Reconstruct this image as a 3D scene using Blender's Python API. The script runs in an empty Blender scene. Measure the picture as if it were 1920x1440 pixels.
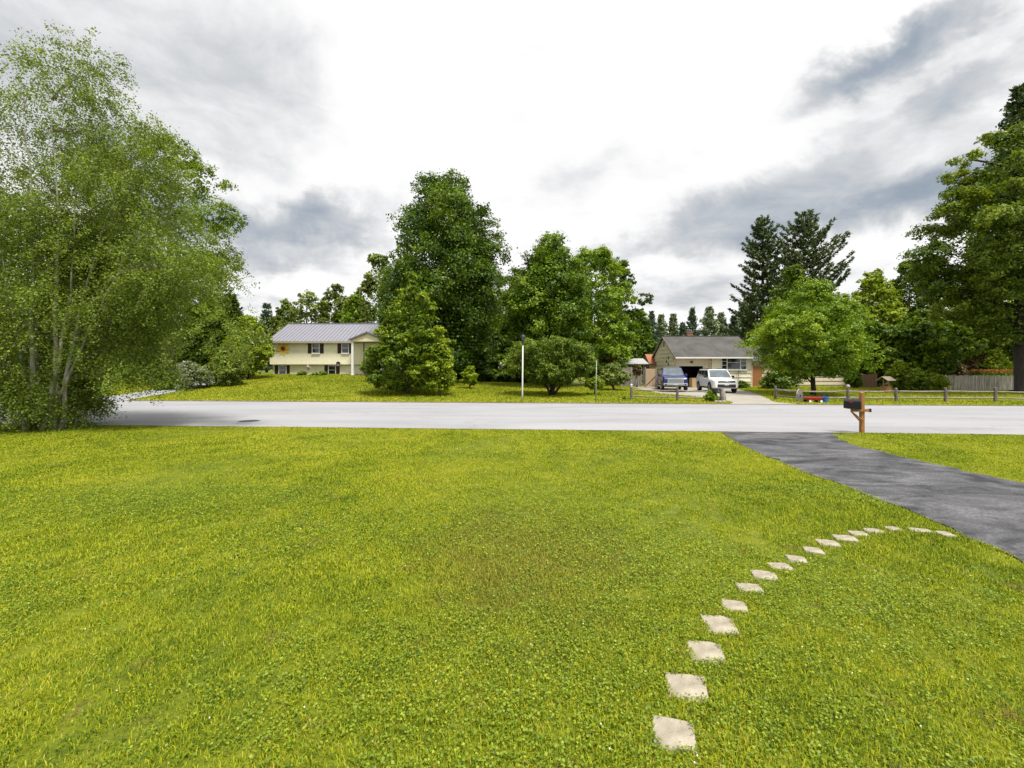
import bpy, math, random
import numpy as np
from mathutils import Vector, Matrix

# ------------------------------------------------------------------ basics
S = bpy.context.scene
COL = S.collection
FPX, CX, HY, CAMH = 853.33, 960.0, 690.0, 2.1        # focal length, centre and horizon of the photo, eye height
NEAR0, FAR0, RSL = 15.55, 27.1, -0.077                # road edges (distance at x=0) and their slope
R = math.radians
ORIG = {}

def at(px, py, Y):
    return Vector(((px - CX) / FPX * Y, Y, CAMH - (py - HY) / FPX * Y))
def xw(px, Y): return (px - CX) / FPX * Y
def zw(py, Y): return CAMH - (py - HY) / FPX * Y

def sstep(t):
    t = np.clip(t, 0, 1); return t * t * (3 - 2 * t)

def G(x, y):
    """height of the ground"""
    x = np.asarray(x, float); y = np.asarray(y, float)
    yf = FAR0 + RSL * x; yn = NEAR0 + RSL * x
    s = sstep((y - yf) / 19.0)
    A = np.interp(x, [-60, -16, -4, 8, 60], [1.42, 1.42, .5, .24, .2])
    z = A * s
    z = z + 0.022 * np.sin(x * .8 + 1) * np.sin(y * .6 + .4) * sstep((yn - .5 - y) / 2.0)
    z = z + 0.05 * np.sin(x * .33 + 2) * np.sin(y * .41) * sstep((y - yf - 1) / 4.0)
    return z
def g(x, y): return float(G(x, y))

# ------------------------------------------------------------------ materials
def nt(m):
    m.use_nodes = True
    t = m.node_tree; t.nodes.clear(); return t
def N(t, kind, **kw):
    n = t.nodes.new(kind)
    for k, v in kw.items():
        if k in n.inputs.keys() if hasattr(n.inputs, 'keys') else False: n.inputs[k].default_value = v
        else: setattr(n, k, v)
    return n
def L(t, a, b): t.links.new(a, b)

def ramp(t, fac, stops, interp='LINEAR'):
    r = t.nodes.new('ShaderNodeValToRGB'); cr = r.color_ramp; cr.interpolation = interp
    while len(cr.elements) < len(stops): cr.elements.new(0.5)
    for e, (p, c) in zip(cr.elements, stops):
        e.position = p; e.color = (*c, 1) if len(c) == 3 else c
    if fac is not None: L(t, fac, r.inputs[0])
    return r
def noise(t, vec, scale, detail=4, rough=.55, dist=0):
    n = t.nodes.new('ShaderNodeTexNoise'); n.inputs['Scale'].default_value = scale
    n.inputs['Detail'].default_value = detail; n.inputs['Roughness'].default_value = rough
    n.inputs['Distortion'].default_value = dist
    if vec is not None: L(t, vec, n.inputs['Vector'])
    return n
def mathn(t, op, a, b=None, clamp=False):
    n = t.nodes.new('ShaderNodeMath'); n.operation = op; n.use_clamp = clamp
    for i, v in enumerate((a, b)):
        if v is None: continue
        if isinstance(v, (int, float)): n.inputs[i].default_value = v
        else: L(t, v, n.inputs[i])
    return n.outputs[0]
def mixc(t, fac, a, b, mode='MIX'):
    n = t.nodes.new('ShaderNodeMix'); n.data_type = 'RGBA'; n.blend_type = mode
    for i, v in ((0, fac), (6, a), (7, b)):
        if isinstance(v, (int, float)): n.inputs[i].default_value = v
        elif isinstance(v, tuple): n.inputs[i].default_value = (*v, 1)
        else: L(t, v, n.inputs[i])
    return n.outputs[2]

MATS = {}
def mk(name, col, rough=.6, var=.2, scale=6.0, bump=0.0, metal=0.0, col2=None, stretch=None, coat=0.0, spec=.5, detail=5):
    """painted / wooden / stone surface: base colour broken up by noise"""
    if name in MATS: return MATS[name]
    m = bpy.data.materials.new(name); t = nt(m)
    out = t.nodes.new('ShaderNodeOutputMaterial'); b = t.nodes.new('ShaderNodeBsdfPrincipled')
    L(t, b.outputs[0], out.inputs[0])
    tc = t.nodes.new('ShaderNodeTexCoord'); vec = tc.outputs['Object']
    if stretch:
        mp = t.nodes.new('ShaderNodeMapping'); mp.inputs['Scale'].default_value = stretch
        L(t, vec, mp.inputs[0]); vec = mp.outputs[0]
    n = noise(t, vec, scale, detail)
    c1 = tuple(max(0, c * (1 - var)) for c in col); c2 = col2 or tuple(min(1, c * (1 + var)) for c in col)
    r = ramp(t, n.outputs['Fac'], [(.3, c1), (.7, c2)])
    L(t, r.outputs[0], b.inputs['Base Color'])
    b.inputs['Roughness'].default_value = rough; b.inputs['Metallic'].default_value = metal
    b.inputs['Coat Weight'].default_value = coat; b.inputs['Coat Roughness'].default_value = .08
    b.inputs['Specular IOR Level'].default_value = spec
    if bump:
        bp = t.nodes.new('ShaderNodeBump'); bp.inputs['Strength'].default_value = bump; bp.inputs['Distance'].default_value = .02
        n2 = noise(t, vec, scale * 4, 6); L(t, n2.outputs['Fac'], bp.inputs['Height']); L(t, bp.outputs[0], b.inputs['Normal'])
    MATS[name] = m; return m

def leafmat(name, dark, mid, light, trans=.35, rough=.5):
    if name in MATS: return MATS[name]
    m = bpy.data.materials.new(name); t = nt(m)
    out = t.nodes.new('ShaderNodeOutputMaterial'); b = t.nodes.new('ShaderNodeBsdfPrincipled')
    a = t.nodes.new('ShaderNodeAttribute'); a.attribute_name = 'tint'
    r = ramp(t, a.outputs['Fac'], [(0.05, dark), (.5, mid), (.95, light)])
    b.inputs['Roughness'].default_value = rough; b.inputs['Specular IOR Level'].default_value = .3
    L(t, r.outputs[0], b.inputs['Base Color'])
    tr = t.nodes.new('ShaderNodeBsdfTranslucent')
    tcol = mixc(t, 1.0, r.outputs[0], (1.3, 1.15, .5), 'MULTIPLY'); L(t, tcol, tr.inputs[0])
    mx = t.nodes.new('ShaderNodeMixShader'); mx.inputs[0].default_value = trans
    L(t, b.outputs[0], mx.inputs[1]); L(t, tr.outputs[0], mx.inputs[2]); L(t, mx.outputs[0], out.inputs[0])
    MATS[name] = m; return m

LAWN_STOPS = [(.24, (.056, .108, .010)), (.38, (.165, .240, .010)), (.50, (.322, .388, .013)), (.64, (.475, .485, .022)), (.82, (.52, .40, .12))]
def lawnmat(name, blades, gain=1.0):
    m = bpy.data.materials.new(name); t = nt(m)
    out = t.nodes.new('ShaderNodeOutputMaterial'); b = t.nodes.new('ShaderNodeBsdfPrincipled')
    geo = t.nodes.new('ShaderNodeNewGeometry'); pos = geo.outputs['Position']
    n1 = noise(t, pos, .22, 3, .5, .6); n2 = noise(t, pos, 1.3, 4, .6, .3); n3 = noise(t, pos, 7.0, 4, .6)
    v = mathn(t, 'ADD', mathn(t, 'MULTIPLY', n1.outputs['Fac'], .42), mathn(t, 'MULTIPLY', n2.outputs['Fac'], .34))
    v = mathn(t, 'ADD', v, mathn(t, 'MULTIPLY', n3.outputs['Fac'], .24))
    if blades:
        a = t.nodes.new('ShaderNodeAttribute'); a.attribute_name = 'tint'
        v = mathn(t, 'ADD', v, mathn(t, 'MULTIPLY', mathn(t, 'SUBTRACT', a.outputs['Fac'], .5), .60))
    else:
        n4 = noise(t, pos, 38.0, 3, .7)
        v = mathn(t, 'ADD', v, mathn(t, 'MULTIPLY', mathn(t, 'SUBTRACT', n4.outputs['Fac'], .5), .35))
    r = ramp(t, v, [(p, tuple(c * gain for c in cc)) for p, cc in LAWN_STOPS])
    # worn and thin places: one broad one in the middle of the lawn, small brown ones anywhere
    sv = t.nodes.new('ShaderNodeVectorMath'); sv.operation = 'SUBTRACT'; L(t, pos, sv.inputs[0]); sv.inputs[1].default_value = (.15, 5.2, 0)
    mv = t.nodes.new('ShaderNodeVectorMath'); mv.operation = 'MULTIPLY'; L(t, sv.outputs[0], mv.inputs[0]); mv.inputs[1].default_value = (.62, .42, 0)
    le = t.nodes.new('ShaderNodeVectorMath'); le.operation = 'LENGTH'; L(t, mv.outputs[0], le.inputs[0])
    wn = mathn(t, 'ADD', le.outputs['Value'], mathn(t, 'MULTIPLY', mathn(t, 'SUBTRACT', n2.outputs['Fac'], .5), 1.3))
    w1 = t.nodes.new('ShaderNodeMapRange'); w1.interpolation_type = 'SMOOTHSTEP'; w1.inputs[1].default_value = 1.0; w1.inputs[2].default_value = .25; w1.inputs[3].default_value = 0; w1.inputs[4].default_value = .8; L(t, wn, w1.inputs[0])
    nb = noise(t, pos, 2.4, 5, .65, .5); w2 = t.nodes.new('ShaderNodeMapRange'); w2.interpolation_type = 'SMOOTHSTEP'; w2.inputs[1].default_value = .58; w2.inputs[2].default_value = .74; w2.inputs[4].default_value = .75; L(t, nb.outputs['Fac'], w2.inputs[0])
    col = mixc(t, w1.outputs[0], r.outputs[0], (.27 * gain, .265 * gain, .038 * gain)); col = mixc(t, w2.outputs[0], col, (.32 * gain, .24 * gain, .075 * gain))
    L(t, col, b.inputs['Base Color'])
    b.inputs['Roughness'].default_value = .65; b.inputs['Specular IOR Level'].default_value = .2
    if blades:
        tr = t.nodes.new('ShaderNodeBsdfTranslucent'); L(t, col, tr.inputs[0])
        mx = t.nodes.new('ShaderNodeMixShader'); mx.inputs[0].default_value = .4
        L(t, b.outputs[0], mx.inputs[1]); L(t, tr.outputs[0], mx.inputs[2]); L(t, mx.outputs[0], out.inputs[0])
    else:
        bp = t.nodes.new('ShaderNodeBump'); bp.inputs['Strength'].default_value = .5; bp.inputs['Distance'].default_value = .05
        n5 = noise(t, pos, 16.0, 6, .75); L(t, n5.outputs['Fac'], bp.inputs['Height']); L(t, bp.outputs[0], b.inputs['Normal'])
        L(t, b.outputs[0], out.inputs[0])
    return m

def asphalt(name, lo, hi, scale, patch, stretch=(1, 1, 1), crack=None, grain=.3, shift=0.0):
    """worn asphalt: big patches of wear, fine aggregate grain, optional cracks"""
    m = bpy.data.materials.new(name); t = nt(m)
    out = t.nodes.new('ShaderNodeOutputMaterial'); b = t.nodes.new('ShaderNodeBsdfPrincipled'); L(t, b.outputs[0], out.inputs[0])
    geo = t.nodes.new('ShaderNodeNewGeometry')
    mp = t.nodes.new('ShaderNodeMapping'); mp.inputs['Scale'].default_value = stretch; L(t, geo.outputs['Position'], mp.inputs[0])
    n1 = noise(t, mp.outputs[0], scale, 6, .6, .8)
    r = ramp(t, n1.outputs['Fac'], [(.5 - patch + shift, lo), (.5 + patch + shift, hi)])
    n2 = noise(t, geo.outputs['Position'], 26, 5, .85)
    r2 = ramp(t, n2.outputs['Fac'], [(.3, (1 - grain,) * 3), (.7, (1 + grain * .4,) * 3)])
    c = mixc(t, 1.0, r.outputs[0], r2.outputs[0], 'MULTIPLY')
    if crack:
        vo = t.nodes.new('ShaderNodeTexVoronoi'); vo.feature = 'DISTANCE_TO_EDGE'; vo.inputs['Scale'].default_value = crack
        mp2 = t.nodes.new('ShaderNodeMapping'); mp2.inputs['Scale'].default_value = (.35, 1, 1)
        nd = noise(t, geo.outputs['Position'], 1.1, 4); add = t.nodes.new('ShaderNodeVectorMath'); add.operation = 'ADD'
        L(t, geo.outputs['Position'], mp2.inputs[0]); L(t, mp2.outputs[0], add.inputs[0]); L(t, nd.outputs['Color'], add.inputs[1])
        L(t, add.outputs[0], vo.inputs['Vector'])
        rc = ramp(t, vo.outputs['Distance'], [(0, (.86, .86, .86)), (.009, (1, 1, 1))])
        c = mixc(t, 1.0, c, rc.outputs[0], 'MULTIPLY')
    L(t, c, b.inputs['Base Color']); b.inputs['Roughness'].default_value = .85
    bp = t.nodes.new('ShaderNodeBump'); bp.inputs['Strength'].default_value = .4; bp.inputs['Distance'].default_value = .01
    L(t, n2.outputs['Fac'], bp.inputs['Height']); L(t, bp.outputs[0], b.inputs['Normal'])
    return m

# ------------------------------------------------------------------ mesh building
class MB:
    def __init__(s): s.v = []; s.f = []
    def add(s, vs, fs):
        o = len(s.v); s.v += [tuple(v) for v in vs]; s.f += [tuple(i + o for i in f) for f in fs]; return s
    def box(s, c, d, rz=0, rx=0, ry=0):
        M = Matrix.Rotation(rz, 3, 'Z') @ Matrix.Rotation(ry, 3, 'Y') @ Matrix.Rotation(rx, 3, 'X'); c = Vector(c)
        vs = [c + M @ Vector((d[0] * i / 2, d[1] * j / 2, d[2] * k / 2)) for i in (-1, 1) for j in (-1, 1) for k in (-1, 1)]
        return s.add(vs, [(0, 1, 3, 2), (4, 6, 7, 5), (0, 4, 5, 1), (2, 3, 7, 6), (0, 2, 6, 4), (1, 5, 7, 3)])
    def bb(s, x0, x1, y0, y1, z0, z1): return s.box(((x0 + x1) / 2, (y0 + y1) / 2, (z0 + z1) / 2), (x1 - x0, y1 - y0, z1 - z0))
    def tube(s, pts, rad, n=8, cap=True):
        pts = [Vector(p) for p in pts]
        if isinstance(rad, (int, float)): rad = [rad] * len(pts)
        o = len(s.v); up = Vector((0, 0, 1)); prev = None
        for i, p in enumerate(pts):
            d = (pts[min(i + 1, len(pts) - 1)] - pts[max(i - 1, 0)]); d = d.normalized() if d.length > 1e-9 else up
            if prev is None: a = d.cross(up if abs(d.z) < .9 else Vector((1, 0, 0))).normalized()
            else: a = (prev - d * prev.dot(d)).normalized()
            prev = a; b = d.cross(a)
            for k in range(n):
                t = 2 * math.pi * k / n; s.v.append(tuple(p + (a * math.cos(t) + b * math.sin(t)) * rad[i]))
        for i in range(len(pts) - 1):
            for k in range(n):
                k2 = (k + 1) % n
                s.f.append((o + i * n + k, o + i * n + k2, o + (i + 1) * n + k2, o + (i + 1) * n + k))
        if cap:
            s.f.append(tuple(o + k for k in range(n - 1, -1, -1))); e = o + (len(pts) - 1) * n
            s.f.append(tuple(e + k for k in range(n)))
        return s
    def lathe(s, c, prof, n=16, axis='Z'):
        c = Vector(c); o = len(s.v)
        for r, h in prof:
            for k in range(n):
                t = 2 * math.pi * k / n; a, b = r * math.cos(t), r * math.sin(t)
                v = {'Z': (a, b, h), 'Y': (a, h, b), 'X': (h, a, b)}[axis]; s.v.append(tuple(c + Vector(v)))
        m = len(prof)
        for i in range(m - 1):
            for k in range(n):
                k2 = (k + 1) % n; s.f.append((o + i * n + k, o + i * n + k2, o + (i + 1) * n + k2, o + (i + 1) * n + k))
        s.f.append(tuple(o + k for k in range(n - 1, -1, -1))); s.f.append(tuple(o + (m - 1) * n + k for k in range(n)))
        return s
    def prism(s, poly, vec):
        """polygon (3-D points) pushed along vec"""
        n = len(poly); p = [Vector(q) for q in poly]; v = Vector(vec)
        return s.add(p + [q + v for q in p], [tuple(range(n - 1, -1, -1)), tuple(range(n, 2 * n))] + [(i, (i + 1) % n, n + (i + 1) % n, n + i) for i in range(n)])
    def loft(s, rings, cap=True):
        n = len(rings[0]); o = len(s.v)
        for r in rings: s.v += [tuple(p) for p in r]
        for i in range(len(rings) - 1):
            for k in range(n):
                k2 = (k + 1) % n; s.f.append((o + i * n + k, o + i * n + k2, o + (i + 1) * n + k2, o + (i + 1) * n + k))
        if cap:
            s.f.append(tuple(o + k for k in range(n - 1, -1, -1))); e = o + (len(rings) - 1) * n; s.f.append(tuple(e + k for k in range(n)))
        return s
    def build(s, name, mat, parent=None, smooth=False, bevel=0, world=True, sub=0):
        me = bpy.data.meshes.new(name)
        base = ORIG.get(parent.name, Vector()) if (parent is not None and world) else Vector()
        me.from_pydata([tuple(Vector(v) - base) for v in s.v], [], s.f); me.validate()
        import bmesh
        bm = bmesh.new(); bm.from_mesh(me); bmesh.ops.recalc_face_normals(bm, faces=bm.faces); bm.to_mesh(me); bm.free()
        me.materials.append(mat)
        if smooth: me.polygons.foreach_set('use_smooth', [True] * len(me.polygons))
        o = bpy.data.objects.new(name, me); COL.objects.link(o)
        if parent is not None: o.parent = parent; ORIG[o.name] = ORIG.get(parent.name, Vector())
        if bevel:
            md = o.modifiers.new('edge', 'BEVEL'); md.width = bevel; md.segments = 2; md.limit_method = 'ANGLE'; md.angle_limit = R(40)
        if sub:
            md = o.modifiers.new('round', 'SUBSURF'); md.levels = sub; md.render_levels = sub
        return o

def tag(o, label=None, cat=None, group=None, kind=None):
    if label: o['label'] = label
    if cat: o['category'] = cat
    if group: o['group'] = group
    if kind: o['kind'] = kind
    return o
def thing(name, loc, label, cat, group=None, rz=0):
    o = bpy.data.objects.new(name, None); COL.objects.link(o); o.location = loc; o.rotation_euler = (0, 0, rz)
    o.empty_display_size = .3
    ORIG[o.name] = Vector(loc); return tag(o, label, cat, group)
def copy_tree(o, parent=None):
    c = o.copy(); COL.objects.link(c)
    if parent is not None: c.parent = parent; ORIG[c.name] = ORIG.get(parent.name, Vector())
    for ch in list(o.children): copy_tree(ch, c)
    return c

def np_mesh(name, V, nper, tint, mat, parent=None, faces=None):
    """mesh of many small faces; V (n*k,3); every face has nper corners in order unless faces (loop indices, starts, totals) given"""
    me = bpy.data.meshes.new(name); nv = len(V); me.vertices.add(nv)
    me.vertices.foreach_set('co', V.astype(np.float32).ravel())
    if faces is None:
        nf = nv // nper; li = np.arange(nv, dtype=np.int32); ls = np.arange(0, nv, nper, dtype=np.int32)
    else:
        li, ls = faces; nf = len(ls)
    me.loops.add(len(li)); me.loops.foreach_set('vertex_index', li.astype(np.int32))
    me.polygons.add(nf); me.polygons.foreach_set('loop_start', ls.astype(np.int32))
    me.update(calc_edges=True)
    at_ = me.attributes.new('tint', 'FLOAT', 'FACE'); at_.data.foreach_set('value', np.clip(tint, 0, 1).astype(np.float32))
    me.materials.append(mat)
    o = bpy.data.objects.new(name, me); COL.objects.link(o)
    if parent is not None: o.parent = parent
    return o

def unit(a): return a / np.maximum(np.linalg.norm(a, axis=1, keepdims=True), 1e-9)
def leaf_quads(P, Nn, size, aspect, rng, along=None, fold=.12):
    n = len(P); Nn = unit(Nn)
    t = rng.normal(size=(n, 3)) if along is None else along + rng.normal(size=(n, 3)) * .25
    t = unit(t - Nn * np.sum(t * Nn, 1, keepdims=True)); b = np.cross(Nn, t)
    s = np.broadcast_to(np.asarray(size, float), (n,))[:, None]
    V = np.empty((n, 4, 3))
    V[:, 0] = P - t * s * .5; V[:, 2] = P + t * s * .5
    V[:, 1] = P + b * s * aspect * .5 + Nn * s * fold - t * s * .06; V[:, 3] = P - b * s * aspect * .5 + Nn * s * fold - t * s * .06
    return V.reshape(-1, 3)

# ------------------------------------------------------------------ setting: ground, roads
def sheet(name, xs, yfn0, yfn1, ny, dz, mat, wob=0.0, seed=0):
    rng = np.random.default_rng(seed); vs = []; fs = []
    e0 = rng.normal(0, wob, len(xs)); e1 = rng.normal(0, wob, len(xs))
    for i, x in enumerate(xs):
        y0, y1 = yfn0(x) + e0[i], yfn1(x) + e1[i]
        for j in range(ny + 1):
            y = y0 + (y1 - y0) * j / ny; vs.append((x, y, g(x, y) + dz))
    for i in range(len(xs) - 1):
        for j in range(ny):
            a = i * (ny + 1) + j; fs.append((a, a + ny + 1, a + ny + 2, a + 1))
    m = MB(); m.add(vs, fs); return tag(m.build(name, mat), kind='structure')
def sheet_y(name, ys, xfn0, xfn1, nx, dz, mat, wob=0.0, seed=0):
    rng = np.random.default_rng(seed); vs = []; fs = []
    e0 = rng.normal(0, wob, len(ys)); e1 = rng.normal(0, wob, len(ys))
    for i, y in enumerate(ys):
        x0, x1 = xfn0(y) + e0[i], xfn1(y) + e1[i]
        for j in range(nx + 1):
            x = x0 + (x1 - x0) * j / nx; vs.append((x, y, g(x, y) + dz))
    for i in range(len(ys) - 1):
        for j in range(nx):
            a = i * (nx + 1) + j; fs.append((a, a + 1, a + nx + 2, a + nx + 1))
    m = MB(); m.add(vs, fs); return tag(m.build(name, mat), kind='structure')

def ground():
    xs = np.concatenate([np.arange(-500, -60, 40), np.arange(-60, 60, .75), np.arange(60, 501, 40)])
    ys = np.concatenate([np.arange(-40, 0, 5), np.arange(0, 60, .75), np.arange(60, 120, 5), np.arange(120, 900, 60)])
    X, Y = np.meshgrid(xs, ys); Z = G(X, Y)
    nx = len(xs); vs = np.stack([X, Y, Z], -1).reshape(-1, 3)
    fs = [(j * nx + i, j * nx + i + 1, (j + 1) * nx + i + 1, (j + 1) * nx + i) for j in range(len(ys) - 1) for i in range(nx - 1)]
    m = MB(); m.v = [tuple(v) for v in vs]; m.f = fs
    o = m.build('ground', lawnmat('lawn soil and thatch', False, .40), smooth=True); tag(o, kind='structure')
ground()
M_ROAD = asphalt('pale worn asphalt', (.265, .265, .278), (.335, .335, .35), .5, .16, (.25, 1, 1), crack=.16, grain=.22)
M_DRIVE = asphalt('dark patchy asphalt', (.024, .024, .030), (.19, .19, .20), 1.6, .19, (.6, 1.2, 1), grain=.85, shift=.06)
M_CONC = asphalt('pale concrete drive', (.27, .25, .21), (.37, .34, .29), .8, .2, crack=.3, grain=.2)
M_DIRT = asphalt('sandy road edge', (.09, .062, .035), (.27, .20, .12), 2.5, .15, grain=.4)
xs_r = list(np.arange(-140, -40, 10)) + list(np.arange(-40, 40, .5)) + list(np.arange(40, 141, 10))
sheet('road', xs_r, lambda x: NEAR0 + RSL * x, lambda x: FAR0 + RSL * x, 10, .012, M_ROAD, .02, 1)
sheet('road_edge', xs_r, lambda x: FAR0 + RSL * x - .02, lambda x: FAR0 + RSL * x + .40, 2, .03, M_DIRT, .05, 2)
sheet('road_edge', xs_r, lambda x: NEAR0 + RSL * x - .10, lambda x: NEAR0 + RSL * x + .04, 1, .008, M_DIRT, .03, 3)
def dl(y): return float(np.interp(y, [-4, 4.9, 7, 9, 10.8, 12.5, 13.6, 15.1], [5.5, 5.54, 5.79, 5.88, 6.02, 6.25, 6.5, 6.8]))
def dr(y): return float(np.interp(y, [-4, 8.5, 10.4, 12.1, 13.5, 14.3, 14.9], [9.35, 9.3, 9.1, 9.15, 9.6, 10.0, 10.5]))
sheet_y('driveway', list(np.arange(-4, 14.6, .3)) + [14.72], dl, dr, 12, .018, M_DRIVE, .06, 4)
def rl(y): return float(np.interp(y, [25.6, 27.5, 30, 33, 35.5, 37, 44.6], [12.4, 13.3, 13.7, 12.9, 11.6, 11.4, 11.4]))
def rr(y): return float(np.interp(y, [25.6, 27.5, 30, 34, 37.5, 40, 44.6], [16.6, 16.0, 16.9, 18.3, 19.3, 20.0, 20.2]))
sheet_y('driveway', list(np.arange(26.0, 44.7, .4)), rl, rr, 12, .03, M_CONC, .05, 5)
# the neighbour's drive on the left, leaving the road behind the birch and running behind the lawn
def nl(y): return float(np.interp(y, [28.5, 30, 33, 37, 44], [-29.0, -28.8, -28.5, -28.5, -30]))
def nr(y): return float(np.interp(y, [28.5, 30, 33, 37, 44], [-24.2, -25.2, -25.6, -25.6, -26]))
sheet_y('driveway', list(np.arange(28.9, 44.1, .4)), nl, nr, 8, .03, M_ROAD, .05, 6)

# ------------------------------------------------------------------ grass
STONES = [(1265, 1380, 84, 70), (1287, 1290, 82, 56), (1325, 1223, 68, 46), (1350, 1172, 60, 42), (1376, 1135, 48, 26), (1406, 1101, 50, 20), (1433, 1077, 46, 20),
          (1463, 1060, 44, 15), (1494, 1047, 36, 12), (1525, 1031, 34, 13), (1553, 1018, 40, 14), (1584, 1009, 40, 13), (1610, 1001, 34, 11), (1638, 996, 34, 9),
          (1675, 992, 28, 8), (1724, 995, 40, 9), (1772, 1001, 26, 6)]
SXY = []
for px, py, wpx, hpx in STONES:
    Y = FPX * (CAMH - .02) / (py - HY); Y0 = FPX * (CAMH - .02) / (py + hpx / 2 - HY); Y1 = FPX * (CAMH - .02) / (py - hpx / 2 - HY)
    SXY.append((xw(px, Y), Y, max(.14, wpx / FPX * Y * .95), max(.17, min(.33, (Y1 - Y0) * .9))))

def field(x, y, seed):
    r = np.random.default_rng(seed); v = np.zeros_like(x)
    for k in range(9):
        a = r.uniform(0, 6.28); fq = r.uniform(.5, 3.2); v += np.sin((x * math.cos(a) + y * math.sin(a)) * fq + r.uniform(0, 6.28)) / (fq ** .5)
    return v / 4
def lawn_ok(x, y, pad=.0):
    ok = y < NEAR0 + RSL * x - .06
    dlx = np.interp(y, [-4, 4.9, 7, 9, 10.8, 12.5, 13.6, 15.1], [5.5, 5.54, 5.79, 5.88, 6.02, 6.25, 6.5, 6.8])
    drx = np.interp(y, [-4, 8.5, 10.4, 12.1, 13.5, 14.3, 14.9], [9.35, 9.3, 9.1, 9.15, 9.6, 10.0, 10.5])
    ok &= ~((x > dlx + .02) & (x < drx - .02) & (y < 14.75))
    ok &= ~((x > 6.5) & (x < 10.4) & (y > 14.6))
    for sx, sy, sw, sd in SXY:
        ok &= ~((np.abs(x - sx) < sw * .42 + pad) & (np.abs(y - sy) < sd * .42 + pad))
    return ok
def blades(rng, x, y, h, w, lean=.9):
    """two-segment blades: 5 vertices, a quad and a triangle"""
    n = len(x); az = rng.uniform(0, 2 * np.pi, n); d = np.stack([np.cos(az), np.sin(az), 0 * az], 1)
    side = np.stack([-np.sin(az), np.cos(az), 0 * az], 1) * (w / 2)[:, None]
    base = np.stack([x, y, G(x, y) - .004], 1); ln = rng.uniform(.15, lean, n)
    up = np.zeros((n, 3)); up[:, 2] = 1
    m = base + d * (h * ln * .35)[:, None] + up * (h * .62)[:, None]
    tip = base + d * (h * ln * 1.05)[:, None] + up * (h * (1 - .35 * ln))[:, None]
    V = np.stack([base - side, base + side, m + side * .85, m - side * .85, tip], 1).reshape(-1, 3)
    i = np.arange(n)[:, None] * 5
    q = i + np.array([[0, 1, 2, 3]]); t = i + np.array([[3, 2, 4]])
    li = np.concatenate([q, t], 1).ravel(); ls = (np.arange(n)[:, None] * 7 + np.array([[0, 4]])).ravel()
    return V, (li, ls)
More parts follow.
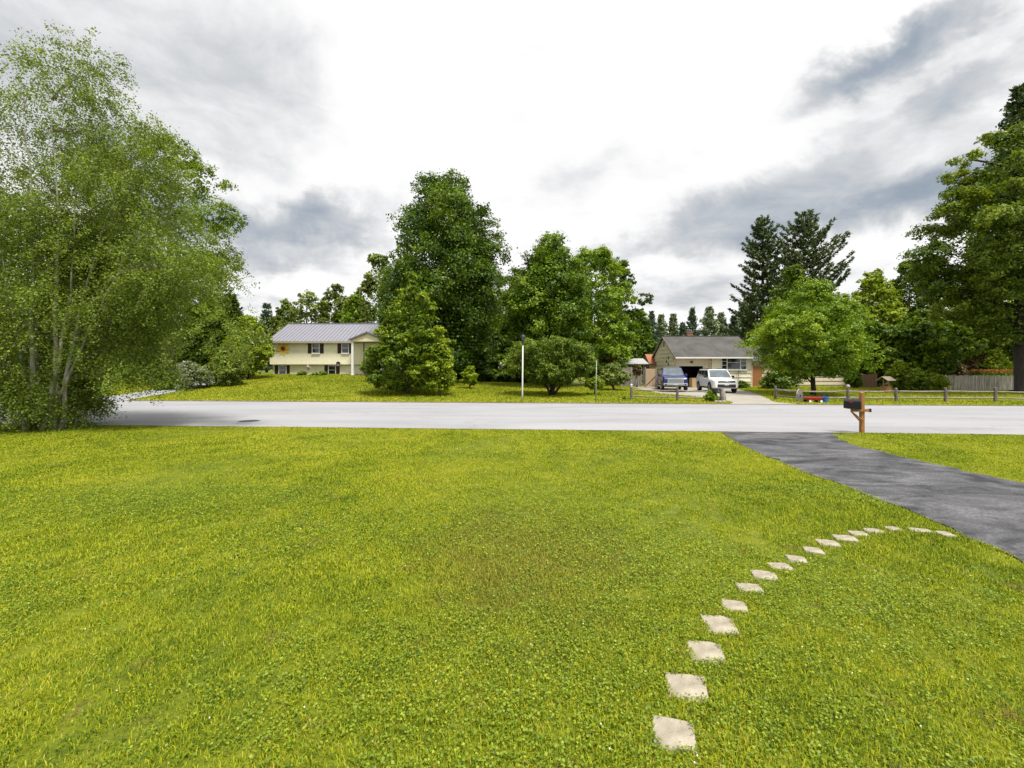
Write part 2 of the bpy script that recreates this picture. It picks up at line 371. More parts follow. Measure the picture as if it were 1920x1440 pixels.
def grass():
    rng = np.random.default_rng(7); M = lawnmat('grass blades', True, 1.0)
    # near lawn in bands of distance
    X, Yv, Hh, Ww = [], [], [], []
    for y0, y1, dens, h, w in ((1.6, 4.2, 9500, .038, .0052), (4.2, 7, 6000, .040, .0070), (7, 11, 3400, .033, .0100), (11, 17.5, 1900, .036, .015)):
        half = 1.38 * y1 + 1.2; n = int(dens * (y1 - y0) * 2 * half)
        x = rng.uniform(-half, half, n); y = rng.uniform(y0, y1, n); k = np.abs(x) < 1.36 * y + 1.1
        k &= lawn_ok(x, y); f = field(x, y, 3); fc = field(x * 11, y * 11, 17) + .6 * field(x * 4, y * 4, 18); k &= rng.uniform(0, 1, n) < .84 + .35 * f + (.48 if y0 < 7 else .3) * fc
        f = f + .9 * fc
        x, y, f = x[k], y[k], f[k]
        X.append(x); Yv.append(y); Hh.append(h * rng.uniform(.5, 1.35, len(x)) * (1 + .25 * f)); Ww.append(w * rng.uniform(.6, 1.3, len(x)))
    x = np.concatenate(X); y = np.concatenate(Yv); V, F = blades(rng, x, y, np.concatenate(Hh), np.concatenate(Ww))
    tint = np.repeat(rng.normal(.5, .2, len(x)), 2)
    tag(np_mesh('grass', V, 0, tint, M, faces=F), 'mown yellow green front lawn around the stepping stones and driveway', 'grass', kind='stuff')
    # clover leaflets growing in patches of the near lawn
    P, T, Sz = [], [], []
    for y0, y1, dens, s in ((1.6, 4.5, 4600, .0165), (4.5, 8, 1900, .021)):
        half = 1.38 * y1 + 1.2; n = int(dens * (y1 - y0) * 2 * half)
        x = rng.uniform(-half, half, n); y = rng.uniform(y0, y1, n); f = field(x, y, 11) + .5 * field(x * 7, y * 7, 19)
        k = lawn_ok(x, y) & (np.abs(x) < 1.36 * y + 1.1) & (f + rng.normal(0, .26, n) > .02 + .06 * x)
        x, y = x[k], y[k]; z = G(x, y) + rng.uniform(.012, .046, len(x)) + .012 * np.clip(f[k], 0, 1)
        P.append(np.stack([x, y, z], 1)); Sz.append(s * rng.uniform(.6, 1.4, len(x)))
    P = np.concatenate(P); nn = rng.normal(0, .42, P.shape); nn[:, 2] = 1
    V = leaf_quads(P, nn, np.concatenate(Sz), .85, rng, fold=.08)
    cm = leafmat('clover leaf', (.055, .110, .006), (.165, .245, .012), (.34, .40, .028), .3, .5)
    tag(np_mesh('clover', V, 4, rng.normal(.5, .22, len(P)), cm), 'patches of round leaved clover in the near lawn', 'clover', kind='stuff')
    # white clover heads and a few dry bits
    n = 110; x = rng.uniform(-5.5, 7, n); y = rng.uniform(2.2, 7, n); k = lawn_ok(x, y, .03) & (field(x, y, 5) > .12); x, y = x[k], y[k]
    m = MB()
    for a, b in zip(x, y):
        zz = g(a, b) + .05; m.lathe((a, b, zz), [(.001, .006), (.004, .004), (.005, 0), (.003, -.005)], 6)
    tag(m.build('clover_flowers', mk('clover petals', (.7, .68, .58), .8, .1)), 'tiny white clover flower heads dotted in the lawn', 'flowers', kind='stuff')
    n = 420; x = rng.uniform(-8, 9, n); y = rng.uniform(2.1, 12, n); k = lawn_ok(x, y); x, y = x[k], y[k]
    P = np.stack([x, y, G(x, y) + .035], 1); nn = rng.normal(0, .3, P.shape); nn[:, 2] = 1
    tag(np_mesh('fallen_leaves', leaf_quads(P, nn, rng.uniform(.012, .034, len(P)), .5, rng), 4, rng.uniform(0, 1, len(P)), leafmat('dry leaf', (.10, .06, .02), (.28, .19, .08), (.48, .40, .24), .2)), 'dry brown leaf bits scattered over the lawn', 'leaves', kind='stuff')
    # lawns across the road
    n = 560000; x = rng.uniform(-66, 66, n); y = rng.uniform(24, 50, n); yf = FAR0 + RSL * x
    k = (y > yf + .30) & (np.abs(x) < 1.45 * y)
    rlx = np.interp(y, [25.6, 27.5, 30, 33, 35.5, 37, 44.6], [12.4, 13.3, 13.7, 12.9, 11.6, 11.4, 11.4]); rrx = np.interp(y, [25.6, 27.5, 30, 34, 37.5, 40, 44.6], [16.6, 16.0, 16.9, 18.3, 19.3, 20.0, 20.2])
    k &= ~((x > rlx) & (x < rrx) & (y < 44.6)); k &= ~((x > -29.2) & (x < -24.4) & (y > 28) & (y < 31)) & ~((x > -29) & (x < -25.4) & (y < 44))
    x, y = x[k], y[k]; V, F = blades(rng, x, y, rng.uniform(.05, .12, len(x)), rng.uniform(.025, .055, len(x)))
    tag(np_mesh('grass', V, 0, np.repeat(rng.normal(.55, .2, len(x)), 2), M, faces=F), 'sunlit lawns of the neighbours across the road', 'grass', kind='stuff')
grass()

# ------------------------------------------------------------------ stepping stones
M_STONE = mk('stepping stone', (.26, .225, .165), .9, .2, 7, .7, col2=(.41, .365, .285))
def stones():
    n = len(SXY); words = ['nearest the camera, chipped corner', 'second in the curving path from the camera', 'third from the camera, tilted square', 'fourth from the camera, long right corner',
        'fifth from the camera beside a bare patch', 'sixth from the camera in the path', 'seventh from the camera, thin dirt edge', 'eighth from the camera in the path', 'ninth from the camera, small',
        'tenth from the camera, small', 'eleventh from the camera, wide', 'twelfth from the camera, wide', 'thirteenth from the camera where the path bends', 'fourteenth from the camera, half grown over',
        'third from the driveway end, small', 'broad pale slab second from the driveway', 'last by the driveway edge, half hidden']
    for i, (x, y, w, d) in enumerate(SXY):
        r = random.Random(i * 7 + 3); rot = r.uniform(-.36, -.14); pts = []
        for cx_, cy_ in ((-.98, -.96), (-.2, -1.04), (.5, -1.0), (1.0, -.93), (1.02, 0), (.97, .97), (.3, 1.02), (-.4, 1.0), (-1.0, .95), (-1.03, 0)):
            a = cx_ * w / 2 * r.uniform(.86, 1.04); b = cy_ * d / 2 * r.uniform(.86, 1.04)
            pts.append((a * math.cos(rot) - b * math.sin(rot), a * math.sin(rot) + b * math.cos(rot)))
        m = MB(); m.loft([[(px, py, -.05) for px, py in pts], [(px, py, .008) for px, py in pts], [(px * .96, py * .96, .017) for px, py in pts]])
        o = m.build('stepping_stone', M_STONE); o.location = (x, y, g(x, y))
        tag(o, 'flat pale stepping stone, ' + words[i], 'stepping stone', 'stepping stones across the front lawn')
stones()
def manhole():
    Y = FPX * CAMH / (790 - HY); o = thing('manhole_cover', (xw(467, Y), Y, .012), 'round dark iron manhole cover set in the pale road', 'manhole cover')
    MB().lathe((xw(467, Y), Y, .013), [(.34, 0), (.34, .008), (.30, .010)], 24).build('lid', mk('cast iron', (.05, .05, .052), .6, .3, 20, .4, .4), o)
    MB().lathe((xw(467, Y), Y, .013), [(.40, 0), (.40, .005), (.34, .006)], 24).build('rim', mk('iron rim', (.13, .13, .13), .7, .2), o)
manhole()

# ------------------------------------------------------------------ trees
BARK = mk('grey brown bark', (.075, .058, .042), .9, .45, 9, .8, stretch=(1, 1, .25))
BARK_D = mk('dark bark', (.03, .024, .018), .9, .4, 9, .8, stretch=(1, 1, .25))
BARK_B = mk('birch bark', (.27, .25, .215), .8, .5, 5, .4, col2=(.48, .45, .39), stretch=(1, 1, .5))
PAL = {
 'maple': ((0.024, 0.062, 0.004), (0.104, 0.184, 0.008), (0.258, 0.372, 0.022)),
 'mid': ((0.034, 0.078, 0.004), (0.137, 0.222, 0.011), (0.323, 0.419, 0.027)),
 'deep': ((0.018, 0.048, 0.004), (0.071, 0.137, 0.008), (0.187, 0.277, 0.021)),
 'bright': ((0.060, 0.128, 0.005), (0.161, 0.268, 0.012), (0.324, 0.441, 0.030)),
 'fresh': ((0.100, 0.170, 0.006), (0.239, 0.332, 0.014), (0.412, 0.494, 0.037)),
 'olive': ((0.050, 0.084, 0.010), (0.148, 0.207, 0.026), (0.287, 0.341, 0.056)),
 'birch':  ((.058, .098, .012), (.165, .250, .024), (.325, .415, .060)),
 'grey': ((0.060, 0.105, 0.020), (0.192, 0.265, 0.053), (0.402, 0.453, 0.143)),
 'yew': ((0.026, 0.062, 0.005), (0.110, 0.184, 0.014), (0.258, 0.338, 0.030)),
 'giant': ((0.032, 0.072, 0.006), (0.129, 0.204, 0.017), (0.301, 0.379, 0.040)),
 'pine':   ((.022, .046, .014), (.070, .112, .028), (.165, .205, .055)),
 'spruce': ((.034, .066, .038), (.090, .140, .075), (.190, .250, .135)),
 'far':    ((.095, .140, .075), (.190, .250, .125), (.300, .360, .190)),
 'red':    ((.060, .042, .022), (.130, .095, .040), (.220, .150, .060)),
 'varieg': ((.050, .090, .030), (.160, .200, .090), (.520, .520, .400)),
}
def pal(k, trans=.35): return leafmat(k + ' leaf', *PAL[k], trans)

PROF = {
 'oval':  [(0, .35), (.12, .72), (.3, .96), (.5, 1), (.7, .87), (.85, .66), (1, .3)],
 'tall':  [(0, .6), (.12, .86), (.28, 1), (.5, .98), (.68, .92), (.85, .76), (1, .42)],
 'round': [(0, .45), (.15, .82), (.35, 1), (.6, .94), (.8, .66), (1, .2)],
 'cone':  [(0, .72), (.1, .98), (.25, 1), (.45, .82), (.65, .60), (.85, .38), (1, .12)],
 'wide':  [(0, .62), (.15, .92), (.35, 1), (.55, .88), (.75, .62), (1, .15)],
 'dome':  [(0, .85), (.25, 1), (.6, .86), (.85, .55), (1, .2)],
 'pads':  [(0, .55), (.25, .92), (.55, 1), (.85, .92), (1, .72)],
}
def broadleaf(name, label, cat, px, Y, top, half, bot, pk, kind='oval', n=20000, leaf=.24, lobes=46, lr=.30, seed=0, trunk_r=None, stems=1, group=None, bark=None,
              lean=0.0, depth=1.0, base_dy=0.0, flat=.78, trans=.35, lim=16, fill=.10, sub=15, sig=.14, lowstem=False):
    """crown between picture rows top and bot, half = half width in photo pixels, at distance Y"""
    rng = np.random.default_rng(seed + 100); x0 = xw(px, Y); zg = g(x0, Y)
    zt, zb, Rr = zw(top, Y), zw(bot, Y), half / FPX * Y; zb = max(zb, zg + .05)
    root = thing(name, (x0, Y, zg), label, cat, group)
    pr = np.array(PROF[kind]); tt = np.linspace(0, 1, 60); wgt = np.interp(tt, pr[:, 0], pr[:, 1]) + .12; wgt /= wgt.sum()
    t = rng.choice(tt, lobes, p=wgt); rr = np.interp(t, pr[:, 0], pr[:, 1]); az = rng.uniform(0, 2 * np.pi, lobes) + np.arange(lobes) * 2.39996
    lrad = Rr * lr * rng.uniform(.62, 1.25, lobes) * (.55 + .45 * rr)
    rad = np.maximum(rr * Rr - lrad * .85, 0) * rng.uniform(.1, 1, lobes) ** .33 * rng.uniform(.9, 1.12, lobes)
    hh = zt - zb
    C = np.stack([rad * np.cos(az) + lean * hh * t, rad * np.sin(az) * depth, zb + lrad * flat * .8 + t * (hh - lrad * flat * 1.5)], 1)
    C[:, 2] = np.maximum(C[:, 2], zb + lrad * flat * .85)
    if kind != 'cone': lrad[0] = Rr * lr * 1.15
    C[0] = (lean * hh, 0, zt - lrad[0] * flat * .95)
    # twig clumps on each lobe, leaves round each clump
    cd = unit(rng.normal(size=(lobes * sub, 3)) + np.array([0, 0, .35])); li = np.repeat(np.arange(lobes), sub)
    cp = C[li] + cd * (lrad[li] * rng.uniform(.62, 1.05, len(li)))[:, None] * np.array([1, 1, flat])
    lt = rng.normal(0, .10, lobes); ct = rng.normal(0, .10, lobes * sub)
    w = lrad[li] ** 2; w /= w.sum(); k = rng.choice(len(li), n, p=w)
    P = cp[k] + rng.normal(size=(n, 3)) * (lrad[li[k]] * sig)[:, None] * np.array([1, 1, .75])
    Nn = cd[k] * .75 + np.array([0, 0, .45]) + rng.normal(size=(n, 3)) * .45
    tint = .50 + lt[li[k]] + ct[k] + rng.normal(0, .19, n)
    # inner filler leaves, crown's inner shade put into a darker tint
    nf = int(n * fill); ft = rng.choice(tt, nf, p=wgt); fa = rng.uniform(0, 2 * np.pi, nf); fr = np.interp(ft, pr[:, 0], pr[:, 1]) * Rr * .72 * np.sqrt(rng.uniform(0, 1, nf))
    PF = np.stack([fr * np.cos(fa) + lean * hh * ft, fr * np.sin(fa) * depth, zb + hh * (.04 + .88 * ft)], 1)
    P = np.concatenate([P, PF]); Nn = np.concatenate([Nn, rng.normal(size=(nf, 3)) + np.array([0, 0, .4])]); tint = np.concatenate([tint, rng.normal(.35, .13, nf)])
    P[:, 2] = np.maximum(P[:, 2], zg + .03) - zg
    sz = leaf * rng.uniform(.6, 1.35, len(P)); sz[n:] *= 1.25
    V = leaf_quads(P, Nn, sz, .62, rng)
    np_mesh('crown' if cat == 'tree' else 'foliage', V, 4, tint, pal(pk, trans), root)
    # trunk and limbs
    tr = trunk_r or Rr * .055; m = MB(); r = random.Random(seed); Hc = zb - zg; Ht = hh
    def limb(a, b, r0, r1, sag=.12, nn=6):
        a, b = Vector(a), Vector(b); d = b - a; pts = []
        off = Vector((r.uniform(-1, 1), r.uniform(-1, 1), 0)) * d.length * .06
        for i in range(nn + 1):
            s_ = i / nn; pts.append(a + d * s_ + off * math.sin(s_ * math.pi) + Vector((0, 0, d.length * sag * math.sin(s_ * math.pi))))
        m.tube(pts, [r0 + (r1 - r0) * (i / nn) ** .8 for i in range(nn + 1)], 7)
    order = np.argsort(C[:, 2])
    if stems == 1:
        axis = [(0, 0, -.1), (.02 * Rr, 0, .3), (lean * hh * .15, .01 * Rr, Hc + .15 * Ht), (lean * hh * .5, 0, Hc + .5 * Ht), (lean * hh * .85, 0, Hc + .85 * Ht)]
        m.tube(axis, [tr * 1.45, tr * 1.05, tr * .85, tr * .5, tr * .12], 10)
        for q in range(min(lim, lobes)):
            c = C[order[int(q * lobes / lim) % lobes]]; zl = max(min(c[2] - zg - .35 * math.hypot(c[0], c[1]), Hc + .85 * Ht), max(Hc * .75, .2))
            f = (zl - Hc) / max(Ht, .1); limb((lean * hh * max(f, 0), 0, zl), (c[0], c[1], c[2] - zg), tr * (.42 - .25 * max(0, min(1, f))), .012 + tr * .05, .08)
    else:
        for q in range(stems):
            a = q * 6.283 / stems + r.uniform(-.3, .3); c = C[order[(q * 7 + lobes // 3) % lobes]]
            limb((tr * 1.3 * math.cos(a), tr * 1.3 * math.sin(a), -.05), (c[0] * .8, c[1] * .8, c[2] - zg), tr * .8, tr * .15, .05, 7)
            for e in range(2):
                c2 = C[r.randrange(lobes)]; limb((c[0] * .35, c[1] * .35, (c[2] - zg) * .45), (c2[0] * .85, c2[1] * .85, c2[2] - zg), tr * .4, tr * .1, .05)
    m.build('trunk' if cat == 'tree' else 'stems', bark or BARK, root, smooth=True, world=False)
    return root

def conifer(name, label, px, Y, top, half, base_py, pk, seed=0, whorls=26, per=6, droop=0.0, rise=.25, bare=.1, dens=1.0, power=.8, group=None, needle=(.45, .075), shape=None, lean=0.0, jit=.25):
    rng = np.random.default_rng(seed + 500); r = random.Random(seed); x0 = xw(px, Y); zg = g(x0, Y); H = zw(top, Y) - zg; Rr = half / FPX * Y
    root = thing(name, (x0, Y, zg), label, 'tree', group)
    m = MB(); tr = max(.09, H * .016)
    m.tube([(0, 0, -.1), (0, 0, .5), (lean * H * .5, 0, H * .5), (lean * H, 0, H * .985)], [tr * 1.4, tr, tr * .6, .02], 9)
    P, Al, T = [], [], []
    for w in range(whorls):
        t = bare + (1 - bare) * (w + r.uniform(-.3, .3)) / whorls; t = min(max(t, bare), .985)
        prof = (1 - t) ** power if shape is None else float(np.interp(t, [s[0] for s in shape], [s[1] for s in shape]))
        k0 = r.uniform(0, 6.28)
        for b in range(per):
            az = k0 + b * 6.283 / per + r.uniform(-.35, .35); ln = Rr * prof * r.uniform(1 - jit, 1 + jit * .5) + .12
            ct_ = r.gauss(0, .10); pts = []
            for i in range(7):
                s_ = i / 6; zz = t * H + ln * (rise * s_ * s_ - droop * s_ * (1 - .45 * s_)); pts.append(Vector((lean * H * t + math.cos(az) * ln * s_, math.sin(az) * ln * s_, min(zz, H))))
            m.tube(pts, [max(.012, ln * .022) * (1 - .8 * i / 6) for i in range(7)], 5, False)
            ncl = max(3, int(ln * 4.2 * dens))
            for q in range(ncl):
                s_ = .22 + .8 * (q + r.random()) / ncl; s_ = min(s_, 1.0); i = min(5, int(s_ * 6)); p = pts[i].lerp(pts[i + 1], s_ * 6 - i)
                spread = ln * .26 * (1.05 - s_) + .10; sd = Vector((-math.sin(az), math.cos(az), 0)); off = sd * r.uniform(-1, 1) * spread
                c = p + off + Vector((0, 0, r.uniform(-.04, .12)))
                nn = 9; d = np.array([math.cos(az), math.sin(az), .35 + rise * s_]) + np.array([sd.x, sd.y, 0]) * (off.dot(sd) / max(spread, .01)) * .6
                P.append(np.array(c)[None] + rng.normal(0, .09, (nn, 3)) * (needle[0] / .45)); Al.append(unit(d[None] + rng.normal(0, .55, (nn, 3)))); T.append(np.full(nn, .45 + ct_) + rng.normal(0, .16, nn))
    P = np.concatenate(P); Al = np.concatenate(Al); T = np.concatenate(T)
    P = P + Al * needle[0] * .3
    Nn = rng.normal(size=P.shape) + np.array([0, 0, .9])
    V = leaf_quads(P, Nn, needle[0] * rng.uniform(.7, 1.2, len(P)), needle[1] / needle[0] * 1.6, rng, along=Al, fold=.05)
    np_mesh('crown', V, 4, T, pal(pk, .15), root)
    m.build('trunk', BARK_D, root, smooth=True, world=False)
    return root

def birch():
    rng = np.random.default_rng(21); r = random.Random(21); Yb = 15.4; x0 = xw(72, Yb); zg = 0.0
    root = thing('birch_tree', (x0, Yb, zg), 'tall multi stemmed birch with drooping twigs on the near lawn edge', 'tree'); k = Yb / FPX
    # stems
    m = MB(); stems = []
    for (bx, tx, ty, ry, rad, mx) in ((62, 80, 175, -.45, .10, 76), (105, 128, 150, -.4, .095, 118), (118, 225, 270, .4, .08, 150), (45, 0, 330, -.3, .075, 30), (92, 175, 300, -.4, .07, 140), (70, 40, 300, 1.0, .07, 50), (80, 330, 430, -.8, .065, 190), (55, -70, 480, .2, .06, -10)):
        p0 = Vector(((bx - 72) * k, r.uniform(-.3, .3), -.05)); p3 = Vector(((tx - 72) * k, ry * 1.6, zw(ty, Yb))); pm = Vector(((mx - 72) * k, ry * .5, p3.z * .5)); pts = []
        for i in range(13):
            s_ = i / 12; p = p0 * (1 - s_) ** 2 + (pm * 2 - (p0 + p3) * .5) * 2 * s_ * (1 - s_) + p3 * s_ * s_
            pts.append(p + Vector((r.uniform(-.05, .05), r.uniform(-.05, .05), 0)) * (1 if 0 < i < 12 else 0))
        m.tube(pts, [max(.003, rad * (1 - (i / 12)) ** 1.25) * (1.25 if i == 0 else 1) for i in range(13)], 8); stems.append(pts)
    # crown volumes: photo centre, half sizes, depth offset, share of the sprays
    vols = [(85, 200, 112, 128, 1.9, 0, .05), (120, 105, 60, 60, 1.0, 0, .011), (215, 280, 100, 84, 1.4, .2, .032), (-60, 260, 140, 170, 2.4, .3, .03), (150, 425, 185, 140, 2.8, .3, .185), (292, 510, 104, 78, 1.8, -.1, .058), (20, 450, 130, 180, 2.8, .2, .125),
            (110, 610, 150, 110, 2.8, 0, .135), (215, 600, 88, 58, 1.7, .2, .042), (408, 640, 46, 74, 1.0, -.3, .010), (255, 700, 50, 42, .9, -.5, .018), (50, 742, 96, 68, 1.6, -.2, .125), (-70, 640, 120, 150, 2.2, 0, .05)]
    SP = 8000; P, Nn, T, Al = [], [], [], []; tw = MB(); cent = []
    for (cx_, cy_, hx, hy, dy, oy, share) in vols:
        ns = int(SP * share); u = unit(rng.normal(size=(ns, 3))) * (rng.uniform(0, 1, ns) ** .42)[:, None]
        # lumpy: pull sprays to a few sub-centres
        sc = unit(rng.normal(size=(12, 3))) * rng.uniform(.4, 1, (12, 1)); u = np.where(rng.uniform(size=(ns, 1)) < .55, sc[rng.integers(0, 12, ns)] + rng.normal(0, .17, (ns, 3)), u)
        c = np.stack([(cx_ - 72 + u[:, 0] * hx) * k, oy + .7 + u[:, 1] * dy, np.maximum(zw(cy_, Yb) + u[:, 2] * hy * k, .12)], 1)
        cent.append(c)
        for j in range(ns):
            ol = np.array([u[j, 0], u[j, 1], 0]) + rng.normal(0, .35, 3) * np.array([1, 1, 0]); ol /= max(np.linalg.norm(ol), .3)
            ln = rng.uniform(.35, .95); nl_ = int(42 * (.6 + ln * .6)); s_ = rng.uniform(0, 1, nl_)
            drop = .75 if cy_ > 120 else .2
            pos = c[j] + np.outer(s_ * ln * .75, ol) + np.outer(s_ ** 1.5 * ln * -drop, [0, 0, 1]) + np.array([0, 0, .15]) + rng.normal(0, .085, (nl_, 3))
            P.append(pos); T.append(np.full(nl_, .46 + rng.normal(0, .1)) + rng.normal(0, .15, nl_))
            Nn.append(rng.normal(size=(nl_, 3)) * .8 + np.array([0, 0, .55]) + ol * .3)
            if j % 3 == 0:
                q = [Vector(c[j]) + Vector((0, 0, .15)) + Vector(ol) * ln * .75 * s2 + Vector((0, 0, -drop * ln * s2 ** 1.5)) for s2 in (0, .35, .7, 1)]
                tw.tube(q, [.006, .005, .004, .002], 4, False)
    P = np.concatenate(P); Nn = np.concatenate(Nn); T = np.concatenate(T); P[:, 2] = np.maximum(P[:, 2], .04)
    V = leaf_quads(P, Nn, .070 * rng.uniform(.65, 1.3, len(P)), .68, rng)
    np_mesh('crown', V, 4, T, pal('birch', .35), root)
    # branches from stems out to sprays
    cent = np.concatenate(cent)
    for j in rng.choice(len(cent), 520, replace=False):
        c = Vector(cent[j]); best = None  # nearest lower point of any stem
        for st in stems:
            for i in range(2, 12):
                p = st[i]
                if p.z < c.z - .1:
                    d = (p - c).length + abs((c.z - p.z) - .5 * math.hypot(p.x - c.x, p.y - c.y)) * .6
                    if best is None or d < best[0]: best = (d, p)
        if best is None: continue
        p = best[1]; d = c - p
        if d.length > 2.3: continue
        pts = [p + d * s_ + Vector((0, 0, d.length * .1 * math.sin(s_ * 3.14))) for s_ in (0, .25, .5, .75, 1)]
        r0 = min(.018, .005 + d.length * .005); tw.tube(pts, [r0, r0 * .8, r0 * .6, r0 * .4, .004], 5, False)
    m.build('trunk', BARK_B, root, smooth=True, world=False); tw.build('branches', mk('birch twig', (.10, .075, .055), .8, .3), root, world=False)
    rr = MB()
birch()

GB = 'trees behind the houses'
broadleaf('maple_tree', 'dark green maple rising behind the birch across the road', 'tree', 318, 41, 262, 142, 655, 'mid', 'tall', 46000, .23, 70, .26, 3, .4)
broadleaf('maple_tree', 'huge dark maple, tallest tree in the middle of the photo', 'tree', 828, 46, 326, 128, 716, 'deep', 'tall', 76000, .25, 105, .25, 4, .5, bark=BARK_D, fill=.24, sig=.19)
broadleaf('shade_tree', 'round green shade tree behind the low spreading shrub', 'tree', 1036, 43, 440, 104, 690, 'maple', 'round', 60000, .23, 95, .24, 5, .35, fill=.22, sig=.19)
broadleaf('linden_tree', 'yellow green tree tucked right behind the round shade tree', 'tree', 1108, 49, 468, 94, 712, 'bright', 'tall', 40000, .26, 60, .27, 6, .35)
broadleaf('oak_tree', 'open crowned dark oak with sky gaps right of yellow green tree', 'tree', 1163, 56, 486, 54, 640, 'deep', 'oval', 15000, .27, 36, .26, 7, .4, fill=.02)
broadleaf('young_maple', 'cone shaped young maple at the lawn corner beside the yellow house', 'tree', 765, 34, 512, 92, 738, 'mid', 'cone', 52000, .17, 110, .19, 8, .10, lean=.04, sub=14)
broadleaf('sapling', 'yellow green sapling against the right side of cone shaped maple', 'tree', 824, 32.6, 612, 40, 738, 'fresh', 'cone', 11000, .16, 34, .26, 9, .05)
broadleaf('fern_bush', 'small pale feathery bush in front of the dark tree shade', 'bush', 880, 39, 686, 20, 722, 'fresh', 'dome', 2600, .2, 14, .38, 10, .05, stems=4)
broadleaf('spreading_shrub', 'wide flat topped shrub with several dark trunks by white lamp post', 'shrub', 1034, 33, 632, 96, 722, 'giant', 'pads', 52000, .14, 110, .20, 11, .13, stems=7, flat=.5, bark=BARK_D, fill=.16, depth=.8)
broadleaf('tall_tree', 'pale green tree behind the yellow house and beside the huge maple', 'tree', 712, 56, 478, 46, 690, 'grey', 'tall', 20000, .28, 44, .27, 12, .3, GB and 1, GB)
for i, (px, Y, top, half, bot, pk, lab) in enumerate([
    (575, 64, 546, 52, 680, 'grey', 'thin pale tree above the left end of the metal roof'), (628, 66, 534, 44, 680, 'olive', 'loose olive tree above the middle of the metal roof'),
    (668, 60, 552, 44, 690, 'bright', 'bright green tree above the porch end of the metal roof'), (535, 70, 562, 34, 690, 'olive', 'low olive tree at the left end of the metal roof'),
    (905, 60, 448, 52, 690, 'maple', 'green tree half hidden behind the right side of the huge maple'), (960, 62, 590, 60, 712, 'deep', 'dark tree in the gap between huge maple and shade tree'),
    (870, 58, 560, 80, 714, 'deep', 'dark low tree in deep shade behind the huge maple'), (1200, 62, 580, 38, 700, 'maple', 'dense green tree left of the beige house roof'),
    (1165, 58, 600, 50, 705, 'deep', 'dark tree above the reddish shrub and garden fence'), (905, 52, 655, 40, 722, 'deep', 'dark undergrowth shrub in shade left of the camper trailer'), (1000, 53, 640, 70, 722, 'deep', 'dark undergrowth right of the camper trailer'), (845, 51, 640, 44, 722, 'deep', 'dark undergrowth behind the sapling'), (945, 52.5, 692, 44, 722, 'deep', 'low dark undergrowth in front of the camper trailer'), (955, 66, 540, 60, 690, 'maple', 'green tree seen in the notch between the two biggest trees')]):
    broadleaf('background_tree', lab, 'tree', px, Y, top, half, bot, pk, 'oval' if top < 575 else 'dome', 13000 if pk != 'deep' else 16000, .32, 40, .28, 30 + i, .25, group=GB, fill=.06 if pk in ('grey', 'olive') else .2)
# left side, behind the birch
for i, (px, Y, top, half, bot, pk, lab, nm) in enumerate([
    (395, 43, 548, 58, 712, 'maple', 'dark tree behind the white flecked shrub', 'shade_tree'), (180, 46, 470, 110, 712, 'maple', 'broad tree behind the birch and the neighbour drive', 'shade_tree'),
    (20, 48, 430, 120, 712, 'deep', 'dark tree behind the birch at the left photo edge', 'shade_tree'), (265, 50, 600, 70, 716, 'deep', 'dark low tree in shade beyond the neighbour drive', 'shade_tree'), (-140, 44, 420, 130, 715, 'maple', 'tree beyond the left edge of the photo', 'shade_tree')]):
    broadleaf(nm, lab, 'tree', px, Y, top, half, bot, pk, 'round', 22000, .27, 50, .28, 50 + i, .25, fill=.2)
broadleaf('lilac_bush', 'big bright green bush hiding the left corner of yellow house', 'bush', 466, 42, 592, 48, 706, 'fresh', 'oval', 17000, .2, 42, .28, 60, .08, stems=5)
broadleaf('dogwood_shrub', 'white flecked variegated shrub at the foot of the trees', 'shrub', 358, 36.2, 676, 44, 728, 'varieg', 'dome', 9000, .15, 34, .3, 61, .05, stems=5)
broadleaf('low_bush', 'low green bush on the lawn left of the white flecked shrub', 'bush', 308, 36, 712, 20, 731, 'bright', 'dome', 2500, .15, 14, .35, 62, .04, stems=4)
broadleaf('low_bush', 'drooping green bush right of the white flecked shrub', 'bush', 428, 37.6, 645, 38, 722, 'olive', 'dome', 9500, .17, 30, .3, 63, .05, stems=5)
conifer('cedar_tree', 'dark pointed cedar behind the bright bush by yellow house', 432, 47, 552, 36, 700, 'yew', 1, 34, 8, droop=.1, rise=.35, bare=.02, dens=2.0, power=.6, needle=(.34, .09))
conifer('spruce_tree', 'small bluish spruce against the sky left of the metal roof', 500, 70, 566, 26, 690, 'spruce', 2, 20, 6, droop=.35, rise=.2, bare=.05, dens=1.5, needle=(.5, .1))
# planting at the yellow house wall
for i, (px, hf, tp) in enumerate([(565, 11, 700), (606, 10, 697), (590, 6, 703)]):
    broadleaf('foundation_plant', ['low dark plant under the yellow house wall by ornament', 'spiky dark plant under the lower right window of yellow house', 'smallest low plant between two others at yellow house wall'][i], 'plant', px, 45.6, tp, hf, 711, 'yew', 'dome', 900, .16, 10, .4, 70 + i, .03, stems=3, group='plants along the yellow house wall')
